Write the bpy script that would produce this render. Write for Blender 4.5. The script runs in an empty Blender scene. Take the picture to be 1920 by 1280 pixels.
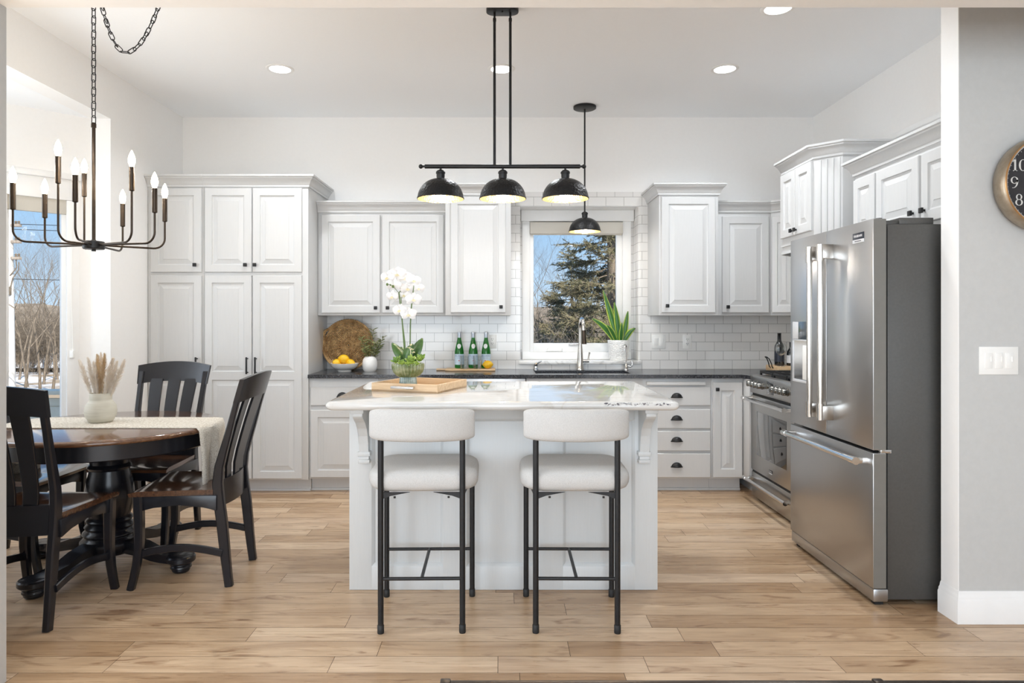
import bpy, bmesh, math, random
from mathutils import Vector, Matrix, noise as mnoise
random.seed(7)
PI = math.pi
S = bpy.context.scene
COL = S.collection

# ------------------------------------------------------------------ camera
H = 1.333                      # eye height
F = 1280.0                     # focal length in pixels of the 1920 px wide frame
cam_d = bpy.data.cameras.new('camera'); cam = bpy.data.objects.new('camera', cam_d); COL.objects.link(cam)
cam.location = (0, 0, H); cam.rotation_euler = (PI/2, 0, 0)
cam_d.sensor_width = 36; cam_d.lens = 24; cam_d.shift_x = 20/1920; cam_d.shift_y = -40/1920
cam_d.clip_start = 0.05; cam_d.clip_end = 500
S.camera = cam
S.view_settings.view_transform = 'Standard'; S.view_settings.look = 'None'
S.view_settings.exposure = 1.0; S.view_settings.gamma = 1.0
S.cycles.use_denoising = True
S.cycles.max_bounces = 14; S.cycles.diffuse_bounces = 10; S.cycles.glossy_bounces = 5
S.cycles.transmission_bounces = 8; S.cycles.transparent_max_bounces = 16
S.cycles.caustics_reflective = False; S.cycles.caustics_refractive = False
S.cycles.sample_clamp_indirect = 6

# ------------------------------------------------------------------ sky, sun, daylight
W = bpy.data.worlds.new('sky'); S.world = W; W.use_nodes = True
wn = W.node_tree.nodes; wl = W.node_tree.links
for n in list(wn): wn.remove(n)
wo = wn.new('ShaderNodeOutputWorld'); wb = wn.new('ShaderNodeBackground'); wl.new(wb.outputs[0], wo.inputs[0])
wt = wn.new('ShaderNodeTexCoord'); ws = wn.new('ShaderNodeSeparateXYZ'); wr = wn.new('ShaderNodeValToRGB')
wl.new(wt.outputs['Generated'], ws.inputs[0]); wl.new(ws.outputs['Z'], wr.inputs[0]); wl.new(wr.outputs[0], wb.inputs[0])
wr.color_ramp.elements[0].position = 0.0; wr.color_ramp.elements[0].color = (.66, .83, 1.0, 1)
wr.color_ramp.elements[1].position = 0.5; wr.color_ramp.elements[1].color = (.22, .46, .86, 1)
e_ = wr.color_ramp.elements.new(0.14); e_.color = (.40, .66, .98, 1)
wb.inputs['Strength'].default_value = 0.53

def lamp(name, kind, loc, rot, energy, color=(1, 1, 1), **kw):
    d = bpy.data.lights.new(name, kind); d.energy = energy; d.color = color
    for k, v in kw.items(): setattr(d, k, v)
    o = bpy.data.objects.new(name, d); COL.objects.link(o); o.location = loc; o.rotation_euler = rot
    return o
lamp('sun', 'SUN', (20, -20, 30), (math.radians(52), 0, math.radians(38)), 4.2, (1, .93, .83), angle=.01)
# unseen fill lamps added in the living room; daylight entering by the bay window
lamp('fill_rear', 'AREA', (0.0, -3.55, 1.6), (PI/2, 0, 0), 120, (.86, .935, 1), shape='RECTANGLE', size=5.6, size_y=2.5)
lamp('fill_side', 'AREA', (-4.28, .8, 1.55), (PI/2, 0, -PI/2), 80, (.87, .94, 1), shape='RECTANGLE', size=3.0, size_y=2.3)  # added to brighten the wall end and island side, no window seen
lamp('daylight_bay_window', 'AREA', (-3.58, 3.55, 1.5), (PI/2, 0, -PI/2), 8, (.87, .94, 1), shape='RECTANGLE', size=.74, size_y=1.7)

# ------------------------------------------------------------------ materials
def nodes_of(m): return m.node_tree.nodes, m.node_tree.links
def mat(name, color, rough=.5, metal=0, spec=.5, coat=0, coat_rough=.1, trans=0, ior=1.5, emit=None, estr=0, sss=0):
    m = bpy.data.materials.new(name); m.use_nodes = True
    b = m.node_tree.nodes['Principled BSDF']
    b.inputs['Base Color'].default_value = (*color, 1); b.inputs['Roughness'].default_value = rough
    b.inputs['Metallic'].default_value = metal; b.inputs['Specular IOR Level'].default_value = spec
    b.inputs['Coat Weight'].default_value = coat; b.inputs['Coat Roughness'].default_value = coat_rough
    b.inputs['Transmission Weight'].default_value = trans; b.inputs['IOR'].default_value = ior
    if emit: b.inputs['Emission Color'].default_value = (*emit, 1); b.inputs['Emission Strength'].default_value = estr
    return m
def bsdf(m): return m.node_tree.nodes['Principled BSDF']
def add_noise(m, c0, c1, scale=(1, 1, 1), nscale=5., detail=6, lo=.35, hi=.65, bump=0, dist=.002, coord='Object', rough=.6, warp=0, rrange=None):
    n, l = nodes_of(m); b = bsdf(m)
    tc = n.new('ShaderNodeTexCoord'); mp = n.new('ShaderNodeMapping'); nz = n.new('ShaderNodeTexNoise'); rp = n.new('ShaderNodeValToRGB')
    l.new(tc.outputs[coord], mp.inputs[0]); mp.inputs['Scale'].default_value = scale; l.new(mp.outputs[0], nz.inputs['Vector'])
    nz.inputs['Scale'].default_value = nscale; nz.inputs['Detail'].default_value = detail; nz.inputs['Roughness'].default_value = rough
    nz.inputs['Distortion'].default_value = warp
    l.new(nz.outputs['Fac'], rp.inputs[0])
    rp.color_ramp.elements[0].position = lo; rp.color_ramp.elements[1].position = hi
    rp.color_ramp.elements[0].color = (*c0, 1); rp.color_ramp.elements[1].color = (*c1, 1)
    l.new(rp.outputs[0], b.inputs['Base Color'])
    if rrange:
        mr = n.new('ShaderNodeMapRange'); l.new(nz.outputs['Fac'], mr.inputs[0])
        mr.inputs['From Min'].default_value = .3; mr.inputs['From Max'].default_value = .7
        mr.inputs['To Min'].default_value = rrange[0]; mr.inputs['To Max'].default_value = rrange[1]; l.new(mr.outputs[0], b.inputs['Roughness'])
    if bump:
        bp = n.new('ShaderNodeBump'); bp.inputs['Strength'].default_value = bump; bp.inputs['Distance'].default_value = dist
        l.new(nz.outputs['Fac'], bp.inputs['Height']); l.new(bp.outputs[0], b.inputs['Normal'])
    return nz, rp
M = {}
M['wall'] = mat('wall_paint', (.87, .865, .855), .7); add_noise(M['wall'], (.892, .888, .88), (.904, .90, .892), nscale=40, bump=.05, dist=.001)
M['ceil'] = mat('ceiling_paint', (.885, .915, .945), .8); add_noise(M['ceil'], (.90, .918, .938), (.908, .926, .946), nscale=60, bump=.06, dist=.001)
M['jamb'] = mat('shaded_wall_paint', (.53, .535, .53), .6); add_noise(M['jamb'], (.51, .515, .51), (.53, .535, .53), nscale=40, bump=.05, dist=.001)  # wall paint darkened to stand in for shade on these walls
M['trim'] = mat('trim_white', (.86, .86, .855), .35); add_noise(M['trim'], (.85, .85, .845), (.87, .87, .865), nscale=12)
M['cab'] = mat('cabinet_white', (.60, .603, .602), .34); add_noise(M['cab'], (.593, .596, .595), (.607, .61, .609), scale=(30, 30, 2), nscale=4, bump=.03, dist=.0006)
M['island'] = mat('island_grey_paint', (.62, .642, .65), .38); add_noise(M['island'], (.612, .634, .642), (.628, .65, .658), scale=(30, 30, 2), nscale=4, bump=.04, dist=.0006)
M['black'] = mat('matt_black_metal', (.012, .012, .013), .42, .3); add_noise(M['black'], (.010, .010, .011), (.016, .016, .017), nscale=60)
M['shade'] = mat('hammered_black_metal', (.02, .02, .021), .38, .6)
M['gold'] = mat('gold_lining', (.85, .58, .22), .3, .85)
M['bronze'] = mat('bronze_metal', (.09, .065, .045), .34, .8); add_noise(M['bronze'], (.045, .033, .025), (.06, .044, .032), nscale=30)
M['blackwood'] = mat('black_painted_wood', (.010, .010, .013), .26, spec=.4, coat=.15, coat_rough=.2); add_noise(M['blackwood'], (.0085, .0088, .012), (.0115, .0115, .0155), scale=(6, 6, 1), nscale=8)
M['seatwood'] = mat('dark_brown_wood', (.06, .025, .012), .22, coat=.6, coat_rough=.1); add_noise(M['seatwood'], (.035, .014, .008), (.11, .048, .022), scale=(3, 30, 30), nscale=2.5, lo=.3, hi=.7, warp=.5)
M['tablewood'] = mat('brown_table_wood', (.13, .06, .03), .16, coat=.7, coat_rough=.08); add_noise(M['tablewood'], (.075, .032, .016), (.19, .092, .045), scale=(2, 26, 26), nscale=2.2, lo=.3, hi=.7, warp=.6)
M['steel'] = mat('brushed_steel', (.50, .505, .51), .30, 1.0); add_noise(M['steel'], (.485, .488, .493), (.497, .50, .505), nscale=3, detail=1)
M['steel2'] = mat('range_steel', (.46, .45, .435), .28, 1.0); add_noise(M['steel2'], (.452, .442, .427), (.463, .453, .438), nscale=3, detail=1)
M['chrome'] = mat('polished_steel', (.72, .71, .70), .12, 1.0); add_noise(M['chrome'], (.69, .68, .67), (.75, .74, .73), nscale=8)
M['nickel'] = mat('brushed_nickel', (.60, .57, .53), .2, 1.0); add_noise(M['nickel'], (.57, .54, .50), (.63, .60, .56), nscale=20)
M['fridgeside'] = mat('fridge_grey_side', (.095, .093, .088), .42, .2); add_noise(M['fridgeside'], (.070, .068, .064), (.078, .076, .072), nscale=90, bump=.05, dist=.0004)
M['dooredge'] = mat('door_edge_grey', (.20, .195, .18), .38, .3); add_noise(M['dooredge'], (.195, .19, .175), (.205, .20, .185), nscale=20)
M['knobsteel'] = mat('dark_knob_steel', (.22, .215, .20), .25, 1.0); add_noise(M['knobsteel'], (.21, .205, .19), (.23, .225, .21), nscale=20)
M['dark'] = mat('dark_gap', (.01, .01, .01), .6); add_noise(M['dark'], (.008, .008, .008), (.012, .012, .012), nscale=30)
M['ovenglass'] = mat('oven_glass', (.015, .014, .013), .04, 0, .9, coat=1, coat_rough=.02); add_noise(M['ovenglass'], (.014, .013, .012), (.016, .015, .014), nscale=5)
M['iron'] = mat('cast_iron', (.012, .012, .013), .55); add_noise(M['iron'], (.010, .010, .011), (.018, .018, .019), nscale=200, bump=.3, dist=.0008)
M['plastic'] = mat('white_plastic', (.84, .84, .82), .3); add_noise(M['plastic'], (.83, .83, .81), (.85, .85, .83), nscale=10)
M['blind'] = mat('roller_blind_fabric', (.60, .57, .51), .85); add_noise(M['blind'], (.58, .55, .49), (.62, .59, .53), scale=(200, 200, 200), nscale=2, bump=.2, dist=.0005)
M['fabric'] = mat('white_boucle', (.84, .83, .80), .95)
add_noise(M['fabric'], (.475, .47, .46), (.555, .55, .54), nscale=330, detail=3, bump=.6, dist=.002)
M['ceramic'] = mat('cream_ceramic', (.60, .58, .50), .6); add_noise(M['ceramic'], (.55, .53, .45), (.65, .63, .55), scale=(1, 1, 12), nscale=6, bump=.3, dist=.002)
M['whitecer'] = mat('white_ceramic', (.82, .81, .79), .22); add_noise(M['whitecer'], (.79, .78, .76), (.84, .83, .81), scale=(1, 1, 14), nscale=6, bump=.15, dist=.001)
M['greencer'] = mat('green_glazed_ceramic', (.18, .22, .09), .2, coat=.5); add_noise(M['greencer'], (.12, .16, .055), (.42, .43, .27), scale=(1, 1, 1.5), nscale=14, lo=.4, hi=.72)
M['bluecer'] = mat('blue_green_glazed_ceramic', (.3, .38, .34), .2, coat=.5); add_noise(M['bluecer'], (.16, .24, .23), (.52, .57, .50), scale=(1, 1, 1.5), nscale=16, lo=.35, hi=.7)
M['lemon'] = mat('lemon_skin', (.90, .55, .02), .4); add_noise(M['lemon'], (.86, .46, .012), (.93, .60, .025), nscale=60, bump=.25, dist=.001)
M['leaf'] = mat('dark_green_leaf', (.05, .12, .03), .3); add_noise(M['leaf'], (.028, .075, .016), (.085, .18, .045), nscale=18)
M['leaf2'] = mat('olive_leaf', (.09, .12, .05), .45); add_noise(M['leaf2'], (.07, .11, .035), (.36, .36, .14), nscale=30, lo=.35, hi=.75)
M['succ'] = mat('succulent_green', (.22, .38, .06), .4); add_noise(M['succ'], (.10, .22, .03), (.40, .52, .10), nscale=30)
M['stem'] = mat('green_stem', (.10, .17, .05), .5); add_noise(M['stem'], (.07, .13, .035), (.14, .21, .07), nscale=40)
M['petal'] = mat('white_petal', (.88, .87, .87), .5); add_noise(M['petal'], (.85, .84, .84), (.90, .89, .89), nscale=30)
M['petal'].node_tree.nodes['Principled BSDF'].inputs['Subsurface Weight'].default_value = .0
M['lip'] = mat('cream_orchid_lip', (.83, .76, .50), .5); add_noise(M['lip'], (.80, .72, .42), (.86, .80, .60), nscale=40)
M['pampas'] = mat('dried_pampas', (.74, .64, .50), .9); add_noise(M['pampas'], (.74, .65, .54), (.90, .86, .80), nscale=14)
M['pampas2'] = mat('golden_pampas', (.56, .40, .20), .9); add_noise(M['pampas2'], (.58, .42, .24), (.80, .66, .46), nscale=14)
M['traywood'] = mat('light_mango_wood', (.62, .40, .21), .5); add_noise(M['traywood'], (.56, .38, .22), (.74, .56, .37), scale=(3, 30, 30), nscale=1.6, lo=.3, hi=.7, warp=.6)
M['boardwood'] = mat('pale_board_wood', (.66, .45, .25), .5); add_noise(M['boardwood'], (.60, .39, .20), (.74, .53, .32), scale=(4, 40, 40), nscale=1.6, warp=.4)
M['greenglass'] = mat('green_bottle_glass', (.03, .42, .05), .05, trans=.75, ior=1.45)
M['wineglass'] = mat('dark_bottle_glass', (.008, .01, .012), .06, coat=1, coat_rough=.03)
M['label'] = mat('pale_blue_label', (.55, .68, .80), .5)
M['labelw'] = mat('white_label', (.80, .80, .82), .5)
M['cap'] = mat('silver_blue_cap', (.50, .54, .60), .3, .5)
M['ink'] = mat('blue_print', (.03, .06, .22), .5)
M['red'] = mat('red_print', (.7, .06, .03), .5)
M['silver'] = mat('silver_print', (.72, .73, .75), .3, .3)
M['badge'] = mat('badge_dark', (.03, .034, .05), .3, .4)
M['clockface'] = mat('clock_black_face', (.018, .017, .020), .5); add_noise(M['clockface'], (.016, .015, .018), (.022, .021, .024), nscale=40)
M['clockcase'] = mat('antique_champagne_metal', (.36, .29, .22), .38, .75); add_noise(M['clockcase'], (.32, .26, .19), (.40, .33, .25), nscale=30)
M['copper'] = mat('copper_edge', (.50, .28, .12), .3, .9)
M['digit'] = mat('clock_numeral_grey', (.62, .62, .60), .5)
M['bark'] = mat('grey_bark', (.20, .16, .12), .9); add_noise(M['bark'], (.095, .073, .052), (.24, .19, .14), scale=(4, 4, 1), nscale=6, bump=.5, dist=.02)
M['bark2'] = mat('pale_twig_bark', (.36, .29, .22), .9); add_noise(M['bark2'], (.24, .19, .14), (.42, .35, .28), nscale=3)
M['needle'] = mat('spruce_needles', (.07, .085, .045), .8); add_noise(M['needle'], (.075, .082, .036), (.30, .25, .14), nscale=1.3, lo=.35, hi=.7)
M['snow'] = mat('snowy_grass', (.7, .66, .6), .9); add_noise(M['snow'], (.34, .25, .16), (.88, .88, .9), nscale=.35, lo=.42, hi=.55, detail=8)
M['hill'] = mat('winter_wood_hill', (.26, .2, .14), .95); add_noise(M['hill'], (.15, .115, .08), (.36, .28, .20), nscale=.6, detail=10, lo=.3, hi=.7, bump=.6, dist=.4)
M['fence'] = mat('weathered_fence_wood', (.30, .25, .21), .9); add_noise(M['fence'], (.24, .19, .15), (.38, .33, .28), scale=(12, 12, 1), nscale=3)
M['deckwhite'] = mat('deck_rail_white', (.62, .62, .60), .6); add_noise(M['deckwhite'], (.72, .63, .51), (.80, .71, .59), nscale=8)
M['pole'] = mat('weathered_pole', (.55, .53, .50), .9); add_noise(M['pole'], (.46, .44, .41), (.66, .64, .61), scale=(8, 8, .6), nscale=4)
M['bulb'] = mat('lit_bulb', (1, .9, .75), .3, emit=(1, .78, .48), estr=16)
M['cansurf'] = mat('lit_downlight', (1, 1, 1), .4, emit=(1, .97, .93), estr=8)
M['pendbulb'] = mat('lit_pendant_bulb', (1, .95, .85), .3, emit=(1, .86, .62), estr=12)
M['acrylic'] = mat('clear_acrylic', (.92, .93, .94), .06, .0, trans=.6)
M['screen'] = mat('dispenser_screen', (.06, .075, .09), .1, coat=.6)

# clear panes and drinking glass: transparent with a fresnel sheen
def pane_mat(name, tint, k):
    m = bpy.data.materials.new(name); m.use_nodes = True; n, l = nodes_of(m)
    for x in list(n): n.remove(x)
    o = n.new('ShaderNodeOutputMaterial'); mx = n.new('ShaderNodeMixShader'); t = n.new('ShaderNodeBsdfTransparent'); g = n.new('ShaderNodeBsdfGlossy'); lw = n.new('ShaderNodeLayerWeight'); mu = n.new('ShaderNodeMath')
    t.inputs[0].default_value = (*tint, 1); g.inputs['Roughness'].default_value = .02
    mu.operation = 'MULTIPLY'; mu.inputs[1].default_value = k; lw.inputs['Blend'].default_value = .35
    l.new(lw.outputs['Facing'], mu.inputs[0]); l.new(mu.outputs[0], mx.inputs[0]); l.new(t.outputs[0], mx.inputs[1]); l.new(g.outputs[0], mx.inputs[2]); l.new(mx.outputs[0], o.inputs[0])
    return m
M['pane'] = pane_mat('window_glass', (.97, .98, .98), .12)
M['clear'] = pane_mat('drinking_glass', (.95, .965, .965), .85)

# hammered bump on the lamp shades
def hammer(m, scale):
    n, l = nodes_of(m); tc = n.new('ShaderNodeTexCoord'); v = n.new('ShaderNodeTexVoronoi'); v.inputs['Scale'].default_value = scale
    bp = n.new('ShaderNodeBump'); bp.inputs['Strength'].default_value = .6; bp.inputs['Distance'].default_value = .003
    l.new(tc.outputs['Object'], v.inputs['Vector']); l.new(v.outputs['Distance'], bp.inputs['Height']); l.new(bp.outputs[0], bsdf(m).inputs['Normal'])
hammer(M['shade'], 90); hammer(M['gold'], 90)

# oak planks: every board has its own tone (mesh attribute), grain from board-local UV
def floor_mat():
    m = mat('oak_planks', (.6, .45, .3), .3); n, l = nodes_of(m); b = bsdf(m)
    at = n.new('ShaderNodeAttribute'); at.attribute_name = 'tone'
    uv = n.new('ShaderNodeUVMap'); uv.uv_map = 'UVMap'
    base = n.new('ShaderNodeValToRGB'); l.new(at.outputs['Fac'], base.inputs[0])
    el = base.color_ramp.elements
    el[0].position = 0; el[0].color = (.40, .26, .15, 1); el[1].position = 1; el[1].color = (.65, .49, .335, 1)
    for p, c in ((.25, (.50, .35, .22)), (.6, (.58, .42, .275)), (.8, (.60, .45, .315))):
        e = el.new(p); e.color = (*c, 1)
    def nz(sx, sy, sc, det, dist):
        mp = n.new('ShaderNodeMapping'); mp.inputs['Scale'].default_value = (sx, sy, 1); l.new(uv.outputs[0], mp.inputs[0])
        t = n.new('ShaderNodeTexNoise'); t.inputs['Scale'].default_value = sc; t.inputs['Detail'].default_value = det; t.inputs['Distortion'].default_value = dist
        l.new(mp.outputs[0], t.inputs['Vector']); return t
    def mul(prev, fac_node, lo, hi, c0, c1, amt):
        r = n.new('ShaderNodeValToRGB'); r.color_ramp.elements[0].position = lo; r.color_ramp.elements[1].position = hi
        r.color_ramp.elements[0].color = (*c0, 1); r.color_ramp.elements[1].color = (*c1, 1); l.new(fac_node.outputs['Fac'], r.inputs[0])
        x = n.new('ShaderNodeMixRGB'); x.blend_type = 'MULTIPLY'; x.inputs[0].default_value = amt
        l.new(prev, x.inputs[1]); l.new(r.outputs[0], x.inputs[2]); return x.outputs[0]
    g1 = nz(1.6, 34, 2.2, 8, .8)      # fine grain
    g2 = nz(1.3, 7, 1.6, 5, 1.2)      # broad figure
    g3 = nz(2.2, 9, 1.3, 3, 2.0)      # dark mineral streaks and knots
    c = mul(base.outputs[0], g1, .3, .7, (.86, .83, .80), (1.05, 1.05, 1.05), 1)
    c = mul(c, g2, .32, .62, (.80, .75, .71), (1.04, 1.04, 1.03), 1)
    c = mul(c, g3, .27, .40, (.55, .46, .40), (1, 1, 1), .9)
    l.new(c, b.inputs['Base Color'])
    mr = n.new('ShaderNodeMapRange'); l.new(g1.outputs['Fac'], mr.inputs[0]); mr.inputs['To Min'].default_value = .20; mr.inputs['To Max'].default_value = .40; l.new(mr.outputs[0], b.inputs['Roughness'])
    bp = n.new('ShaderNodeBump'); bp.inputs['Strength'].default_value = .12; bp.inputs['Distance'].default_value = .001; l.new(g1.outputs['Fac'], bp.inputs['Height']); l.new(bp.outputs[0], b.inputs['Normal'])
    return m
M['floor'] = floor_mat()

# white subway tile
def tile_mat(name, axis, off):
    m = mat(name, (.8, .8, .79), .12, coat=.3, coat_rough=.05); n, l = nodes_of(m); b = bsdf(m)
    tc = n.new('ShaderNodeTexCoord'); sp = n.new('ShaderNodeSeparateXYZ'); cb = n.new('ShaderNodeCombineXYZ'); l.new(tc.outputs['Object'], sp.inputs[0])
    ax = n.new('ShaderNodeMath'); ax.operation = 'ADD'; ax.inputs[1].default_value = off; l.new(sp.outputs[axis], ax.inputs[0])
    az = n.new('ShaderNodeMath'); az.operation = 'ADD'; az.inputs[1].default_value = 10 * .0775 - .914; l.new(sp.outputs['Z'], az.inputs[0])
    l.new(ax.outputs[0], cb.inputs['X']); l.new(az.outputs[0], cb.inputs['Y'])
    br = n.new('ShaderNodeTexBrick'); l.new(cb.outputs[0], br.inputs['Vector']); br.offset = .5
    br.inputs['Scale'].default_value = 1; br.inputs['Brick Width'].default_value = .1545; br.inputs['Row Height'].default_value = .0775
    br.inputs['Mortar Size'].default_value = .0016; br.inputs['Mortar Smooth'].default_value = .1; br.inputs['Bias'].default_value = 0
    br.inputs['Color1'].default_value = (.82, .81, .79, 1); br.inputs['Color2'].default_value = (.79, .78, .765, 1); br.inputs['Mortar'].default_value = (.36, .35, .335, 1)
    l.new(br.outputs['Color'], b.inputs['Base Color'])
    bp = n.new('ShaderNodeBump'); bp.invert = True; bp.inputs['Strength'].default_value = .5; bp.inputs['Distance'].default_value = .002
    l.new(br.outputs['Fac'], bp.inputs['Height']); l.new(bp.outputs[0], b.inputs['Normal'])
    return m
M['tile'] = tile_mat('subway_tile', 'X', 20 * .1545 - 1.281)
M['tiley'] = tile_mat('subway_tile_return', 'Y', .03)

# granite, marble, weave
def granite():
    m = mat('black_granite', (.05, .05, .055), .22, coat=.2); n, l = nodes_of(m); b = bsdf(m)
    tc = n.new('ShaderNodeTexCoord'); v = n.new('ShaderNodeTexNoise'); v.inputs['Scale'].default_value = 130; v.inputs['Detail'].default_value = 4; v.inputs['Roughness'].default_value = .7
    l.new(tc.outputs['Object'], v.inputs['Vector']); r = n.new('ShaderNodeValToRGB'); l.new(v.outputs['Fac'], r.inputs[0])
    r.color_ramp.elements[0].position = .36; r.color_ramp.elements[0].color = (.006, .006, .008, 1)
    r.color_ramp.elements[1].position = .70; r.color_ramp.elements[1].color = (.17, .175, .19, 1)
    e = r.color_ramp.elements.new(.54); e.color = (.03, .031, .036, 1)
    l.new(r.outputs[0], b.inputs['Base Color']); return m
M['granite'] = granite()
def marble(name, vein, base, amount):
    m = mat(name, base, .06, coat=.5, coat_rough=.03); n, l = nodes_of(m); b = bsdf(m)
    tc = n.new('ShaderNodeTexCoord'); mp = n.new('ShaderNodeMapping'); mp.inputs['Rotation'].default_value = (0, 0, .5); mp.inputs['Scale'].default_value = (1, 2.4, 1)
    l.new(tc.outputs['Object'], mp.inputs[0])
    t = n.new('ShaderNodeTexNoise'); t.inputs['Scale'].default_value = 1.5; t.inputs['Detail'].default_value = 7; t.inputs['Distortion'].default_value = 1.2; l.new(mp.outputs[0], t.inputs['Vector'])
    r = n.new('ShaderNodeValToRGB'); l.new(t.outputs['Fac'], r.inputs[0]); el = r.color_ramp.elements
    el[0].position = .44; el[0].color = (*base, 1); el[1].position = .58; el[1].color = (*base, 1)
    e = el.new(.50); e.color = (*vein, 1); e = el.new(.485); e.color = tuple(a*.8+c*.2 for a, c in zip(base, vein)) + (1,)
    e = el.new(.515); e.color = tuple(a*.75+c*.25 for a, c in zip(base, vein)) + (1,)
    x = n.new('ShaderNodeMixRGB'); x.inputs[0].default_value = amount; x.inputs[1].default_value = (*base, 1); l.new(r.outputs[0], x.inputs[2]); l.new(x.outputs[0], b.inputs['Base Color']); return m
M['marble'] = marble('white_veined_quartzite', (.42, .37, .31), (.64, .64, .628), .38)
M['marble2'] = marble('white_marble_sill', (.45, .44, .43), (.84, .83, .81), .7)
M['geode'] = mat('crystal_vein', (.3, .29, .3), .5); add_noise(M['geode'], (.10, .09, .11), (.74, .73, .71), nscale=120, detail=4, lo=.4, hi=.6, bump=1, dist=.004)
def weave(name, c0, c1, sx, sy, sz):
    m = mat(name, c0, .9); n, l = nodes_of(m); b = bsdf(m)
    tc = n.new('ShaderNodeTexCoord'); mp = n.new('ShaderNodeMapping'); mp.inputs['Scale'].default_value = (sx, sy, sz); l.new(tc.outputs['Object'], mp.inputs[0])
    nz = n.new('ShaderNodeTexNoise'); nz.inputs['Scale'].default_value = 1; nz.inputs['Detail'].default_value = 4; nz.inputs['Roughness'].default_value = .7; l.new(mp.outputs[0], nz.inputs['Vector'])
    r = n.new('ShaderNodeValToRGB'); r.color_ramp.elements[0].position = .36; r.color_ramp.elements[1].position = .6; r.color_ramp.elements[0].color = (*c0, 1); r.color_ramp.elements[1].color = (*c1, 1)
    l.new(nz.outputs['Fac'], r.inputs[0]); l.new(r.outputs[0], b.inputs['Base Color'])
    bp = n.new('ShaderNodeBump'); bp.inputs['Strength'].default_value = .8; bp.inputs['Distance'].default_value = .002; l.new(nz.outputs['Fac'], bp.inputs['Height']); l.new(bp.outputs[0], b.inputs['Normal'])
    return m
M['runner'] = weave('woven_runner', (.40, .34, .26), (.83, .79, .71), 90, 170, 330)
M['runnerfold'] = M['runner']
M['wicker'] = mat('seagrass_weave', (.40, .24, .10), .8); add_noise(M['wicker'], (.25, .135, .05), (.60, .40, .19), nscale=22, detail=5, lo=.35, hi=.68, bump=.3, dist=.002)
M['whiteweave'] = mat('white_woven_pot', (.84, .84, .82), .5)
def pot_bump(m):
    n, l = nodes_of(m); tc = n.new('ShaderNodeTexCoord'); v = n.new('ShaderNodeTexVoronoi'); v.inputs['Scale'].default_value = 75
    mp = n.new('ShaderNodeMapping'); mp.inputs['Scale'].default_value = (1, 1, 1.6); l.new(tc.outputs['Object'], mp.inputs[0]); l.new(mp.outputs[0], v.inputs['Vector'])
    bp = n.new('ShaderNodeBump'); bp.inputs['Strength'].default_value = 1; bp.inputs['Distance'].default_value = .006; bp.invert = True; l.new(v.outputs['Distance'], bp.inputs['Height']); l.new(bp.outputs[0], bsdf(m).inputs['Normal'])
pot_bump(M['whiteweave'])
# snake plant leaf: dark centre, yellow margin, carried by the leaf's own UV
def snake_mat():
    m = mat('snake_plant_leaf', (.05, .2, .03), .35); n, l = nodes_of(m); b = bsdf(m)
    uv = n.new('ShaderNodeUVMap'); uv.uv_map = 'UVMap'; sp = n.new('ShaderNodeSeparateXYZ'); l.new(uv.outputs[0], sp.inputs[0])
    r = n.new('ShaderNodeValToRGB'); l.new(sp.outputs['X'], r.inputs[0]); el = r.color_ramp.elements
    el[0].position = 0; el[0].color = (.55, .62, .12, 1); el[1].position = 1; el[1].color = (.55, .62, .12, 1)
    for p, c in ((.13, (.48, .60, .10)), (.2, (.05, .17, .03)), (.5, (.03, .12, .025)), (.8, (.06, .20, .03)), (.87, (.48, .60, .10))):
        e = el.new(p); e.color = (*c, 1)
    l.new(r.outputs[0], b.inputs['Base Color']); return m
M['snake'] = snake_mat()

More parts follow.
